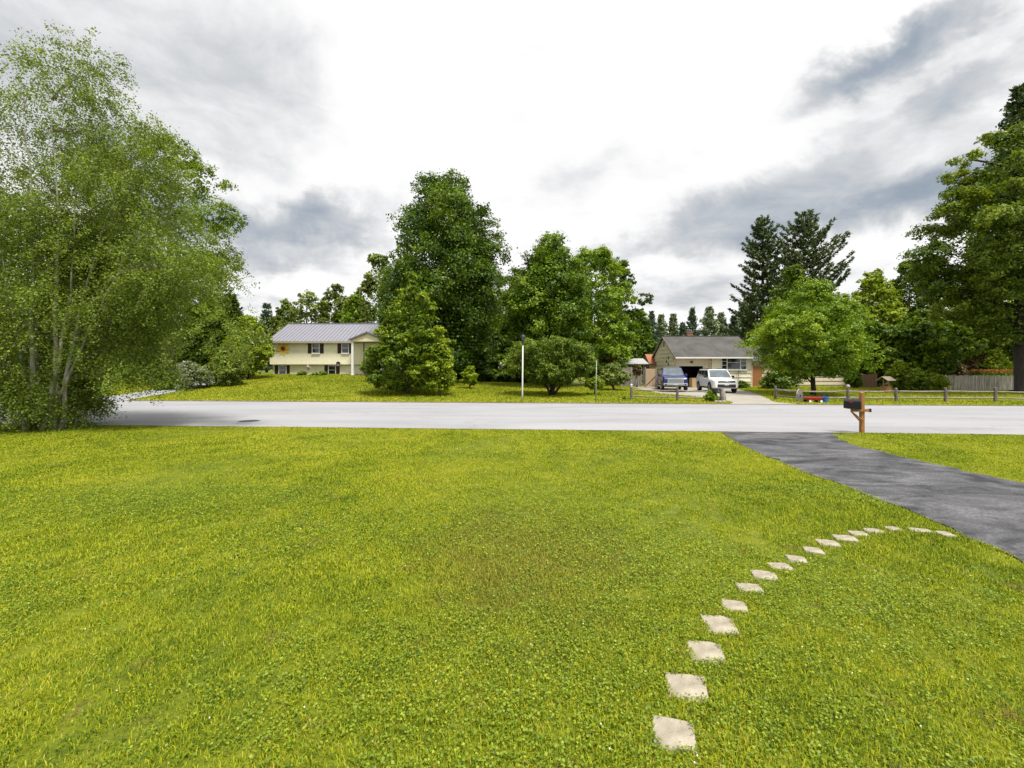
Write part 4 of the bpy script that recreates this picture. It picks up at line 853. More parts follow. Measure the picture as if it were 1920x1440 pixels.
def gate():
    Y = 42.6; x0, x1 = xw(1211, Y), xw(1229, Y); z = g(x0, Y); o = thing('garden_gate', (x0, Y, z), 'tan plank garden gate with diagonal brace by beige house', 'gate')
    m = MB()
    for i in range(9): m.bb(x0, x1, Y, Y + .025, z + .1 + i * .19, z + .1 + i * .19 + .182)
    m.build('planks', M_TANW, o); m = MB(); m.bb(x0 - .1, x0, Y - .04, Y + .06, z, z + 1.95); m.bb(x1, x1 + .1, Y - .04, Y + .06, z, z + 1.9); m.build('posts', M_GREYW, o)
    m = MB(); m.tube([(x0 + .03, Y - .03, z + .25), (x1 - .03, Y - .03, z + 1.1)], .03, 4); m.build('brace', M_BROWNW, o)
gate()
def shed():
    Y = 50; x0, x1 = xw(1209, Y), xw(1236, Y); z = g(12, Y); o = thing('garden_shed', ((x0 + x1) / 2, Y, z), 'small tan shed with rusty orange roof beside the beige house', 'shed')
    ze, zr = zw(680, Y), zw(665, Y + 1.3); x0 = xw(1218, Y); x1 = x0 + 2.6
    m = MB(); m.prism([(x0, Y, z), (x0, Y + 2.6, z), (x0, Y + 2.6, ze), (x0, Y + 1.3, zr - .1), (x0, Y, ze)], (2.5, 0, 0)); m.build('wall', M_TANW, o)
    m = MB()
    for ya in (Y - .3, Y + 2.9): m.prism([(x0 - .12, ya, ze - .16), (x1, ya, ze - .16), (x1, Y + 1.3, zr), (x0 - .12, Y + 1.3, zr)], (0, 0, .06))
    m.build('roof', mk('rusty orange roofing', (.30, .125, .055), .8, .3, 6, .3), o)
    m = MB(); m.bb(x0 + .35, x0 + 1.3, Y - .04, Y - .005, z + .1, z + 1.85); m.build('door', mk('shed door', (.36, .24, .12), .7, .2), o)
shed()
def carport():
    Y = 49; x0, x1 = xw(1161, Y), xw(1208, Y); z = g(16, Y); o = thing('carport', ((x0 + x1) / 2, Y, z), 'low pale metal roofed carport behind the garden fence', 'carport')
    za, zb_ = zw(683, Y), zw(673, Y + 2); m = MB(); m.prism([(x0, Y, za), (x1 + .5, Y, za), (x1 + .5, Y + 2.2, zb_), (x0 + .4, Y + 2.2, zb_)], (0, 0, .06)); m.prism([(x0, Y + 4.4, za), (x1 + .5, Y + 4.4, za), (x1 + .5, Y + 2.2, zb_), (x0 + .4, Y + 2.2, zb_)], (0, 0, .06)); m.build('roof', mk('pale galvanised roof', (.36, .365, .355), .6, .1, 2), o)
    for x in (x0 + .15, (x0 + x1) / 2, x1): 
        for yy in (Y + .2, Y + 4.2): MB().tube([(x, yy, z), (x, yy, za)], .06, 6).build('post', M_GREYW, o)
    m = MB(); m.bb(x0 + .1, x1, Y + 4.0, Y + 4.1, z, za - .02); m.build('back_wall', mk('carport wall', (.3, .3, .28), .7, .1), o)
carport()

M_RAIL = mk('silvered split rail', (.13, .11, .10), .9, .4, 7, .6, stretch=(2, 2, .7))
M_RAIL2 = mk('pale split rail', (.22, .19, .165), .9, .4, 7, .6, stretch=(.5, 2, 2))
def rail_fence():
    """posts and the rails between them; each run of split rails with its posts is one fence"""
    runs = [('weathered split rail fence in front of the blue pickup', [(1184, 29.6), (1270, 28.6), (1352, 28.0)]),
            ('weathered split rail fence running right from the wagon wheel', [(1454, 30.4), (1497, 28.4), (1590, 28.2), (1680, 27.9), (1773, 27.7), (1866, 27.5), (1960, 27.2), (2055, 27.0)])]
    for ri, (lab, pts) in enumerate(runs):
        r = random.Random(ri + 4); P = [Vector((xw(px, Y), Y, g(xw(px, Y), Y))) for px, Y in pts]; o = thing('rail_fence', P[0], lab, 'fence', 'split rail fences along the road')
        for i, p in enumerate(P):
            h = r.uniform(.84, .92); m = MB(); pts_ = [p + Vector((r.uniform(-.012, .012), 0, zz)) for zz in (-.1, .25, .6, h - .04, h)]; m.tube(pts_, [.095, .085, .085, .075, .04], 8)
            ps = m.build('post', M_RAIL, o, smooth=False)
            if ri == 0 and i == 0:
                c = MB(); c.lathe(p + Vector((0, 0, h - .02)), [(.075, 0), (.08, .05), (.06, .06), (.06, .12), (.09, .13), (.03, .2)], 10); c.build('cap_light', mk('pale solar cap', (.5, .5, .5), .4, .1), ps)
            if ri == 1 and i == 2:
                c = MB(); c.lathe(p + Vector((0, 0, h - .03)), [(.05, 0), (.10, .05), (.12, .12), (.08, .2), (.02, .23)], 12); c.build('ball_finial', mk('grey finial', (.30, .27, .28), .6, .2), ps, smooth=True)
        for i in range(len(P) - 1):
            for zz in (.27, .66):
                a, b = P[i], P[i + 1]; m = MB(); n = 7; pts_ = []
                for k in range(n + 1):
                    t = -.03 + 1.06 * k / n; q = a.lerp(b, t); pts_.append(q + Vector((0, .015, zz + r.uniform(-.014, .014) - .03 * math.sin(min(max(t, 0), 1) * math.pi))))
                m.tube(pts_, [.03] + [.054 * r.uniform(.85, 1.12) for _ in range(n - 1)] + [.03], 6); m.build('rail', M_RAIL2, o)
rail_fence()
def statue_post():
    Y = 27.9; x = xw(1356, Y); z = g(x, Y); o = thing('post_planter', (x, Y, z), 'gnarled grey stump post with dark pot at the drive end', 'planter')
    m = MB(); r = random.Random(2); m.tube([(x + r.uniform(-.02, .02), Y, z + t) for t in (-.05, .15, .35, .55, .72, .8)], [.19, .16, .17, .14, .13, .07], 9); m.build('stump', mk('grey driftwood', (.27, .24, .21), .9, .45, 10, .8, stretch=(2, 2, .6)), o)
    m = MB(); m.lathe((x - .45, Y + .1, z + .62), [(.10, 0), (.17, .02), (.2, .2), (.22, .22), (.18, .24)], 14); m.tube([(x - .45, Y + .1, z), (x - .45, Y + .1, z + .63)], .03, 6); m.build('pot', mk('dark clay pot', (.04, .03, .028), .6, .2), o)
    m = MB()
    for i in range(7): a = i * .9; m.lathe((x - .3 + .28 * math.cos(a), Y - .15 + .16 * math.sin(a), z), [(.09, 0), (.11, .04), (.07, .11), (.02, .13)], 7)
    m.build('edging_stones', mk('edging stone', (.30, .25, .20), .9, .3, 10, .4), o)
statue_post()
def wagon_wheel():
    Y = 28.0; x = xw(1499, Y); z = g(x, Y); o = thing('wagon_wheel', (x, Y, z), 'old grey wooden wagon wheel leaning on the rail fence', 'wagon wheel', rz=R(36)); rad = .40
    m = MB(); m.lathe((0, 0, rad), [(rad, -.03), (rad, .03), (rad - .045, .03), (rad - .045, -.03), (rad, -.03)], 28, 'Y'); m.build('rim', mk('white grey wheel wood', (.33, .31, .28), .85, .25, 9, .3), o, world=False)
    for k in range(10):
        a = k * 6.283 / 10; m = MB(); m.tube([(.07 * math.cos(a), 0, rad + .07 * math.sin(a)), ((rad - .06) * math.cos(a), 0, rad + (rad - .06) * math.sin(a))], [.014, .011], 6); m.build('spoke', mk('white grey wheel wood', (.48, .46, .42)), o, world=False)
    m = MB(); m.lathe((0, 0, rad), [(.05, -.08), (.08, -.05), (.08, .05), (.05, .08)], 12, 'Y'); m.build('hub', M_DK, o, world=False)
wagon_wheel()
def toy_wagon():
    Y = 27.4; x = xw(1527, Y); z = g(x, Y); o = thing('toy_wagon', (x, Y, z), 'red toy wagon parked on the grass by rail fence', 'toy wagon', rz=R(-6))
    m = MB(); m.loft([[(-.5, -.22, .17), (.33, -.22, .17), (.33, .22, .17), (-.5, .22, .17)], [(-.58, -.26, .34), (.40, -.26, .34), (.40, .26, .34), (-.58, .26, .34)], [(-.53, -.22, .34), (.35, -.22, .34), (.35, .22, .34), (-.53, .22, .34)], [(-.48, -.2, .2), (.31, -.2, .2), (.31, .2, .2), (-.48, .2, .2)]])
    m.build('tub', mk('red toy enamel', (.36, .012, .02), .3, .12, coat=.5), o, bevel=.015, world=False)
    for sx in (-.38, .24):
        for sy in (-.26, .26):
            m = MB(); m.lathe((sx, sy, .11), [(.07, -.035), (.11, -.03), (.11, .03), (.07, .035)], 16, 'Y'); w = m.build('wheel', mk('black toy tyre', (.02, .02, .02), .7, .2), o, world=False)
            m = MB(); m.lathe((sx, sy * 1.02, .11), [(.075, -.04), (.07, .04)], 14, 'Y'); m.build('hubcap', mk('white hubcap', (.75, .74, .72), .4, .06), w, world=False)
    m = MB(); m.tube([(-.56, 0, .2), (-.85, 0, .22), (-1.0, 0, .5)], .014, 6); m.tube([(-1.0, -.07, .5), (-1.0, .07, .5)], .016, 6); m.build('handle', M_DK, o, world=False)
    b = Vector((x + .60, Y - .05, z)); k = thing('bucket', b, 'bright blue plastic bucket beside the red toy wagon', 'bucket'); m = MB(); m.lathe(b, [(.14, 0), (.2, .34), (.215, .34), (.215, .37), (.185, .37), (.13, .03)], 18); m.build('pail', mk('blue plastic', (.03, .16, .50), .35, .1), k, smooth=False)
    m = MB(); m.tube([b + Vector((-.2, 0, .35)), b + Vector((-.14, -.06, .5)), b + Vector((0, -.09, .56)), b + Vector((.14, -.06, .5)), b + Vector((.2, 0, .35))], .008, 6); m.build('handle', M_DK, k)
toy_wagon()
def wishing_well():
    Y = 36.5; x = xw(1661, Y); z = g(x, Y); o = thing('wishing_well', (x, Y, z), 'wooden wishing well with small shingled roof on the lawn', 'wishing well', rz=R(20)); o.scale = (.72, .72, .78)
    m = MB(); n = 16
    for k in range(n): a = k * 6.283 / n; m.box((.46 * math.cos(a), .46 * math.sin(a), .31), (.05, .165, .62), rz=a)
    m.lathe((0, 0, .02), [(.42, 0), (.42, .4)], 16); m.build('basin', mk('orange stained cedar', (.42, .20, .07), .75, .3, 8, .3), o, world=False)
    m = MB(); m.lathe((0, 0, .62), [(.40, 0), (.53, 0), (.53, .06), (.40, .06)], 16); m.build('rim', mk('well rim board', (.30, .16, .07), .8, .2), o, world=False)
    for s_ in (-1, 1): m = MB(); m.box((s_ * .42, 0, .98), (.07, .07, .72)); m.build('post', mk('well post', (.40, .30, .20), .8, .2), o, world=False)
    m = MB(); m.tube([(-.5, 0, 1.05), (.5, 0, 1.05)], .035, 8); m.tube([(.5, 0, 1.05), (.58, 0, 1.05), (.58, 0, .9)], .014, 6); m.build('windlass', M_BROWNW, o, world=False)
    m = MB()
    for s_ in (-1, 1): m.prism([(-.72, s_ * .62, 1.22), (.72, s_ * .62, 1.22), (.72, 0, 1.62), (-.72, 0, 1.62)], (0, 0, .05))
    m.build('roof', mk('bleached shingle', (.42, .34, .26), .9, .25, 8, .4), o, world=False)
    m = MB()
    for s_ in (-.45, .45): m.prism([(s_, -.55, 1.24), (s_, .55, 1.24), (s_, 0, 1.58)], (.03, 0, 0))
    m.build('gable', M_BROWNW, o, world=False)
wishing_well()
def lamp_post():
    Y = FPX * 2.0 / (749 - HY); x = xw(979.5, Y); z = g(x, Y); o = thing('lamp_post', (x, Y, z), 'slim white lamp post with black lantern by spreading shrub', 'lamp post')
    m = MB(); zt = zw(646, Y); m.tube([(x, Y, z - .05), (x, Y, z + .5), (x + .03, Y, zt)], [.062, .05, .044], 12); m.build('pole', mk('white lamp pole', (.52, .52, .50), .45, .08, 5), o, smooth=True)
    m = MB(); m.lathe((x + .03, Y, zt), [(.075, 0), (.075, .05), (.045, .07), (.045, .2), (.06, .22)], 12); m.build('collar', M_DK, o)
    h = zt + .22; ln = MB(); ln.lathe((x + .03, Y, h), [(.07, 0), (.10, .02), (.10, .04), (.05, .04)], 8); ln.lathe((x + .03, Y, h + .28), [(.19, 0), (.13, .08), (.05, .13), (.02, .18)], 8)
    for k in range(4): a = k * 1.571 + .785; ln.tube([(x + .03 + .09 * math.cos(a), Y + .09 * math.sin(a), h + .03), (x + .03 + .16 * math.cos(a), Y + .16 * math.sin(a), h + .285)], .012, 5)
    l = ln.build('lantern', mk('blue black lantern paint', (.02, .022, .035), .35, .2), o); gl = MB(); gl.lathe((x + .03, Y, h + .04), [(.075, 0), (.14, .235)], 8); gl.build('glass', mk('smoky lantern glass', (.05, .055, .08), .1, .2, spec=.8), l)
    Y = FPX * 2.02 / (752 - HY); x = xw(1117, Y); z = g(x, Y); o = thing('marker_pole', (x, Y, z), 'thin grey bare pole on the verge right of spreading shrub', 'pole')
    m = MB(); zt = zw(678, Y); m.tube([(x, Y, z - .05), (x + .02, Y, z + 1), (x + .05, Y, zt)], [.026, .024, .022], 10); m.build('shaft', mk('dull galvanised pole', (.30, .31, .31), .5, .15, 6, metal=.2), o, smooth=True)
    m = MB(); m.lathe((x + .05, Y, zt), [(.035, 0), (.035, .05), (.015, .06)], 10); m.build('cap', mk('pale pole cap', (.6, .6, .58), .5, .1), o)
    m = MB(); m.lathe((x, Y, z), [(.06, 0), (.06, .05), (.034, .06)], 10); m.build('ground_sleeve', M_DK, o)
lamp_post()
def mailbox():
    Y = FPX * CAMH / (812 - HY); x = xw(1616, Y); o = thing('mailbox_post', (x, Y, 0), 'orange brown wooden mailbox post at the driveway mouth', 'post')
    wood = mk('orange stained post', (.28, .125, .030), .7, .35, 7, .5, stretch=(3, 3, .5)); h = zw(737, Y)
    m = MB(); m.box((x, Y, h / 2 - .05), (.108, .108, h + .1)); m.add([(x - .059, Y - .059, h), (x + .059, Y - .059, h), (x + .059, Y + .059, h), (x - .059, Y + .059, h), (x, Y, h + .045)], [(0, 1, 4), (1, 2, 4), (2, 3, 4), (3, 0, 4)]); m.build('upright', wood, o, bevel=.006)
    za = zw(769, Y); m = MB(); m.bb(x - .42, x + .22, Y - .105, Y - .062, za - .045, za + .045); m.build('arm', wood, o, bevel=.006)
    m = MB(); m.bb(x + .16, x + .225, Y - .112, Y - .055, za - .055, za + .055); m.build('arm_end', M_DK, o)
    for dy, x0, z0 in ((-.10, -.40, -.05), (.085, -.28, -.05)): m = MB(); m.tube([(x + x0, Y + dy, za + z0), (x - .02, Y + dy, za - .34)], .024, 4); m.build('brace', wood, o)
    m = MB(); m.bb(x - .45, x - .16, Y - .2, Y + .1, za + .046, za + .066); m.build('shelf', M_DK, o)
    # the box
    a = R(-38); c = Vector((x - .335, Y - .05, za + .068)); b = thing('mailbox', c, 'black arched metal mailbox with small red flag on post', 'mailbox', rz=a); ln, w, hh = .43, .25, .20
    prof = [(-w / 2, 0), (w / 2, 0), (w / 2, hh)] + [(w / 2 * math.cos(t), hh + w / 2 * .82 * math.sin(t)) for t in [i * math.pi / 10 for i in range(1, 10)]] + [(-w / 2, hh)]
    bl = mk('black mailbox enamel', (.008, .009, .010), .45, .3, 20, spec=.35)
    m = MB(); m.prism([(-ln / 2, q, z) for q, z in prof], (ln, 0, 0)); m.build('box', bl, b, bevel=.004, world=False)
    m = MB(); m.prism([(-ln / 2 - .02, q * 1.06, z * 1.03 - .003) for q, z in prof], (.035, 0, 0)); d = m.build('door', bl, b, bevel=.004, world=False)
    m = MB(); m.box((-ln / 2 - .03, 0, .24), (.02, .05, .02)); m.build('latch', mk('steel latch', (.4, .4, .4), .3, .1, metal=1), d, world=False)
    m = MB(); m.box((-.04, -w / 2 - .012, .20), (.09, .008, .02)); m.box((-.07, -w / 2 - .012, .22), (.03, .008, .05)); m.build('flag', mk('red flag enamel', (.42, .02, .05), .4, .1), b, world=False)
mailbox()

# ------------------------------------------------------------------ vehicles
TYRE = mk('tyre rubber', (.014, .014, .015), .8, .2); RIM = mk('alloy rim', (.45, .46, .48), .3, .1, metal=.9); CHROME = mk('chrome silver', (.62, .64, .66), .22, .08, metal=.9)
LAMP = mk('headlamp lens', (.55, .58, .62), .08, .1, spec=.9); BLK = mk('black car plastic', (.014, .014, .015), .5, .2); CARGLASS = mk('pale windscreen glass', (.10, .125, .14), .05, .3, 2, spec=1.0); SIDEGLASS = mk('tinted side glass', (.012, .014, .018), .06, .3, 2, spec=.8)
def ring(x, w, zb, zt, crown=.03):
    pts = [(-w * .9, zb), (-w * .985, zb + .08), (-w, zb + (zt - zb) * .45), (-w * .975, zt - .10), (-w * .90, zt - .012), (-w * .5, zt + crown * .7), (0, zt + crown)]
    return [(x, y, z) for y, z in pts] + [(x, -y, z) for y, z in pts[-2::-1]]
def quad_on(c, s0, s1, t0, t1, off):
    """rectangle inside the bilinear face with corners c = (bl, br, tr, tl)"""
    c = [Vector(v) for v in c]; f = lambda s, t: (c[0] * (1 - s) + c[1] * s) * (1 - t) + (c[3] * (1 - s) + c[2] * s) * t
    n = (c[1] - c[0]).cross(c[3] - c[0]).normalized(); q = [f(s0, t0), f(s1, t0), f(s1, t1), f(s0, t1)]
    return [v + n * off for v in q], n
def vehicle(name, label, cat, loc, rz, paint, Lh, W, stations, cab, wheels_x, rw, suv):
    """forward is +x; stations = (x, half width, bottom, top) of the lower body; cab = base x0,x1, roof x0,x1, belt z, roof z, half widths"""
    o = thing(name, loc, label, cat, rz=rz); kw = dict(world=False)
    body = MB().loft([ring(*s) for s in stations]).build('body', paint, o, smooth=False, bevel=.03, **kw)
    bx0, bx1, rx0, rx1, zb, zr, wb, wr = cab
    m = MB(); low = [(bx0, -wb, zb), (bx1, -wb * .97, zb), (bx1, wb * .97, zb), (bx0, wb, zb)]; hi = [(rx0, -wr, zr), (rx1, -wr, zr), (rx1, wr, zr), (rx0, wr, zr)]
    m.loft([low, hi, [(rx0 + .12, -wr * .8, zr + .035), (rx1 - .12, -wr * .8, zr + .035), (rx1 - .12, wr * .8, zr + .035), (rx0 + .12, wr * .8, zr + .035)]]); m.build('cabin', paint, o, bevel=.03, **kw)
    def panel(nm, face, s0, s1, t0, t1, mat, off=.012, th=.008):
        q, n = quad_on(face, s0, s1, t0, t1, off); MB().prism(q, n * th).build(nm, mat, o, **kw)
    front = (low[1], low[2], hi[2], hi[1]); rear = (low[3], low[0], hi[0], hi[3]); right = (low[0], low[1], hi[1], hi[0]); left = (low[2], low[3], hi[3], hi[2])
    panel('windshield', front, .05, .95, .08, .95, CARGLASS); panel('rear_window', rear, .08, .92, .3 if suv else .12, .92, SIDEGLASS)
    splits = ((.05, .34), (.37, .62), (.65, .95)) if suv else ((.06, .46), (.50, .94))
    for a, b in splits: panel('side_window', right, a, b, .12, .9, SIDEGLASS); panel('side_window', left, 1 - b, 1 - a, .12, .9, SIDEGLASS)
    w = W / 2
    for xx in wheels_x:
        for s_ in (-1, 1):
            yy = s_ * (w - .10); m = MB(); m.lathe((xx, yy, rw), [(rw * .6, -.11), (rw * .96, -.115), (rw, -.07), (rw, .07), (rw * .96, .115), (rw * .6, .11)], 24, 'Y'); wh = m.build('wheel', TYRE, o, smooth=False, **kw)
            m = MB(); m.lathe((xx, yy, rw), [(rw * .64, -.10), (rw * .64, .10)], 20, 'Y'); m2 = m.build('rim_barrel', BLK, wh, **kw)
            m = MB()
            for k in range(5): a = k * 1.2566; m.box((xx + math.cos(a) * rw * .32, yy + s_ * .115, rw + math.sin(a) * rw * .32), (rw * .6, .02, .075), ry=-a)
            m.lathe((xx, yy + s_ * .105, rw), [(rw * .66, -.012), (rw * .66, .012), (rw * .56, .012), (rw * .56, -.012), (rw * .66, -.012)], 20, 'Y'); m.build('rim', RIM, wh, **kw)
            m = MB(); n = 14
            for k in range(n):
                a0, a1 = math.pi * (-.08 + 1.16 * k / n), math.pi * (-.08 + 1.16 * (k + 1) / n); r0, r1 = rw * 1.04, rw * 1.2; ya, yb = s_ * (w - .1), s_ * (w + .012)
                P = lambda a, r, y: (xx + r * math.cos(a), y, rw + r * math.sin(a)); m.add([P(a0, r0, ya), P(a1, r0, ya), P(a1, r1, ya), P(a0, r1, ya), P(a0, r0, yb), P(a1, r0, yb), P(a1, r1, yb), P(a0, r1, yb)], [(4, 5, 6, 7), (0, 1, 5, 4), (3, 7, 6, 2)])
            m.build('wheel_arch', BLK if suv else paint, o, **kw)
            m = MB(); m.lathe((xx, s_ * (w - .035), rw), [(rw * 1.1, -.02), (rw * 1.1, .018)], 22, 'Y'); m.build('wheel_well', BLK, o, **kw)
    for s_ in (-1, 1):
        m = MB(); c = (bx1 - .42, s_ * (wb + .13), zb + .12); m.box(c, (.12, .2, .16)); m.tube([(c[0], s_ * wb * .97, c[2] - .05), (c[0], s_ * (wb + .06), c[2] - .03)], .025, 6); m.build('mirror', BLK if suv else paint, o, bevel=.03, **kw)
        for a in ((-.15, -1.0) if suv else (-.1, -1.0)):
            m = MB(); m.box((a, s_ * (w + .004), zb - .18), (.2, .03, .035)); m.build('door_handle', paint if suv else CHROME, o, bevel=.006, **kw)
        m = MB(); m.bb(wheels_x[0] + rw * 1.25, wheels_x[1] - rw * 1.25, s_ * w - .02, s_ * w + .02, .30, .42); m.build('sill', BLK if suv else CHROME, o, **kw)
    return o, kw
def suv():
    Y = 37.0; x = xw(1346, 36.2); W = 1.94; w = W / 2
    st = [(-2.5, w * .90, .52, 1.02, .02), (-2.42, w * .97, .36, 1.10, .0), (-1.6, w, .30, 1.12, .0), (0, w, .28, 1.12, .0), (1.0, w, .28, 1.10, .02), (1.6, w * .99, .30, 1.08, .05), (2.2, w * .96, .32, 1.02, .04), (2.40, w * .90, .36, .96, .02), (2.48, w * .82, .42, .88, .0)]
    o, kw = vehicle('white_suv', 'white sport utility vehicle with black grille parked on the drive', 'car', (x + .22, Y, g(x, Y) + .03), R(-97), mk('white car paint', (.82, .825, .83), .25, .03, 2, coat=.8), 2.5, W, st,
                    (-2.35, 1.12, -2.05, .35, 1.10, 1.76, w * .95, w * .76), (-1.55, 1.48), .38, True)
    f = 2.49
    m = MB(); m.bb(f - .10, f + .012, -.62, .62, .80, .92)
    for i in range(7): y = -.54 + i * .18; m.bb(f + .012, f + .022, y - .065, y + .065, .815, .905)
    m.build('grille', BLK, o, **kw)
    for s_ in (-1, 1):
        m = MB(); m.prism([(f - .03, s_ * .62, .84), (f - .14, s_ * .90, .85), (f - .15, s_ * .90, .94), (f - .05, s_ * .62, .925)], (.03, 0, 0)); m.build('headlight', LAMP, o, **kw)
        m = MB(); m.box((f - .055, s_ * .70, .52), (.06, .2, .07)); m.build('fog_light', LAMP, o, **kw)
        m = MB(); m.tube([(-1.9, s_ * .66, 1.82), (-1.8, s_ * .66, 1.86), (.1, s_ * .66, 1.86), (.25, s_ * .66, 1.80)], .022, 6); m.build('roof_rail', BLK, o, **kw)
        m = MB(); m.box((-2.46, s_ * .78, .98), (.06, .24, .13)); m.build('tail_light', mk('red tail lens', (.35, .01, .01), .15, .1), o, **kw)
    m = MB(); m.bb(f - .12, f + .02, -.66, .66, .42, .66); m.build('lower_intake', BLK, o, bevel=.02, **kw)
    m = MB(); m.bb(f - .16, f + .01, -.72, .72, .34, .405); m.build('bumper', mk('grey bumper', (.32, .32, .33), .4, .1), o, bevel=.015, **kw)
    m = MB(); m.bb(f + .02, f + .03, -.16, .16, .58, .66); m.build('licence_plate', mk('blank plate', (.5, .5, .5), .5, .1), o, **kw)
    m = MB(); m.bb(-1.35, -.2, -.42, .42, 1.797, 1.803); m.build('sunroof', SIDEGLASS, o, **kw)
suv()
def pickup():
    Y = 39.2; x = xw(1260, 39.2); W = 2.0; w = W / 2; paint = mk('deep blue metallic paint', (.005, .012, .11), .35, .15, 2, coat=.5)
    st = [(-2.9, w * .97, .55, 1.18, 0), (-2.85, w * .99, .45, 1.22, 0), (-1.9, w, .42, 1.24, 0), (-.3, w, .42, 1.22, 0), (1.0, w, .42, 1.22, .03), (1.9, w * .99, .42, 1.22, .07), (2.6, w * .97, .45, 1.18, .06), (2.80, w * .93, .50, 1.10, .03), (2.86, w * .88, .52, 1.02, 0)]
    o, kw = vehicle('blue_pickup', 'deep blue pickup truck with wide silver grille parked facing road', 'pickup truck', (x - .05, Y, g(x, Y) + .03), R(-103), paint, 2.9, W, st,
                    (-1.15, 1.25, -.9, .45, 1.21, 1.90, w * .94, w * .76), (-1.85, 1.78), .41, False)
    f = 2.87
    m = MB(); m.bb(f - .06, f + .01, -.62, .62, .70, 1.06); g0 = m.build('grille', CHROME, o, bevel=.03, **kw)
    m = MB()
    for i in range(5): m.bb(f + .01, f + .02, -.54, .54, .745 + i * .06, .765 + i * .06)
    m.build('grille_slots', BLK, g0, **kw)
    m = MB(); m.bb(f - .10, f + .08, -.92, .92, .50, .68); m.build('bumper', CHROME, o, bevel=.03, **kw)
    m = MB(); m.bb(f - .02, f + .082, -.5, .5, .40, .49); m.build('lower_intake', BLK, o, **kw)
    for s_ in (-1, 1):
        m = MB(); m.prism([(f - .04, s_ * .63, .80), (f - .15, s_ * .91, .82), (f - .17, s_ * .91, 1.02), (f - .05, s_ * .63, 1.03)], (.03, 0, 0)); m.build('headlight', LAMP, o, **kw)
        m = MB(); m.box((f + .075, s_ * .74, .58), (.03, .16, .08)); m.build('fog_light', BLK, o, **kw)
        m = MB(); m.bb(-2.88, -1.18, s_ * .96 - .05, s_ * .96 + .03, 1.20, 1.32); m.build('bed_rail', paint, o, bevel=.02, **kw)
    m = MB(); m.bb(-2.91, -2.84, -.93, .93, .6, 1.30); m.build('tailgate', paint, o, bevel=.02, **kw)
    m = MB(); m.bb(f + .081, f + .09, -.16, .16, .54, .63); m.build('licence_plate', mk('blank plate', (.5, .5, .5)), o, **kw)
pickup()
def camper():
    Y = 57; x = xw(937, Y); z = g(x, Y); o = thing('camper_trailer', (x + 1.2, Y, z), 'white camper trailer glimpsed in the deep shade under trees', 'trailer')
    m = MB(); m.loft([[(x - .6, Y, z + .5), (x + 3.4, Y, z + .5), (x + 3.4, Y + 2, z + .5), (x - .6, Y + 2, z + .5)], [(x - .7, Y, z + 1.5), (x + 3.5, Y, z + 1.5), (x + 3.5, Y + 2, z + 1.5), (x - .7, Y + 2, z + 1.5)], [(x - .4, Y, z + 2.4), (x + 3.2, Y, z + 2.4), (x + 3.2, Y + 2, z + 2.4), (x - .4, Y + 2, z + 2.4)]]); m.build('shell', WHITE, o, bevel=.06)
    window(o, x + .3, x + 1.2, z + 1.55, z + 2.05, Y - .005, .05, sill=False)
    for xx in (x + 1.0, x + 1.8): m = MB(); m.lathe((xx, Y + .05, z + .33), [(.2, -.1), (.33, -.09), (.33, .09), (.2, .1)], 18, 'Y'); m.build('wheel', TYRE, o)
camper()
def orange_flowers():
    rng = np.random.default_rng(3); Y = 41; xa, xb = xw(1826, Y), xw(1896, Y); z = g(34, Y); o = thing('flower_hedge', ((xa + xb) / 2, Y, z), 'strip of orange flowering hedge above the right half of picket fence', 'hedge')
    n = 5200; P = np.stack([rng.uniform(-1, 1, n) * (xb - xa) / 2, rng.normal(0, .3, n), rng.uniform(.3, 1.55, n)], 1); np_mesh('foliage', leaf_quads(P, rng.normal(size=(n, 3)) + np.array([0, -.2, .7]), .14, .6, rng), 4, rng.normal(.5, .2, n), pal('bright'), o)
    n = 1500; P = np.stack([rng.uniform(-1, 1, n) * (xb - xa) / 2, rng.normal(-.05, .3, n), rng.normal(1.62, .07, n)], 1); np_mesh('blossoms', leaf_quads(P, rng.normal(size=(n, 3)) + np.array([0, -.3, .7]), .12, .9, rng), 4, rng.normal(.5, .2, n), leafmat('orange petals', (.20, .09, .03), (.34, .15, .04), (.42, .24, .08)), o)
orange_flowers()

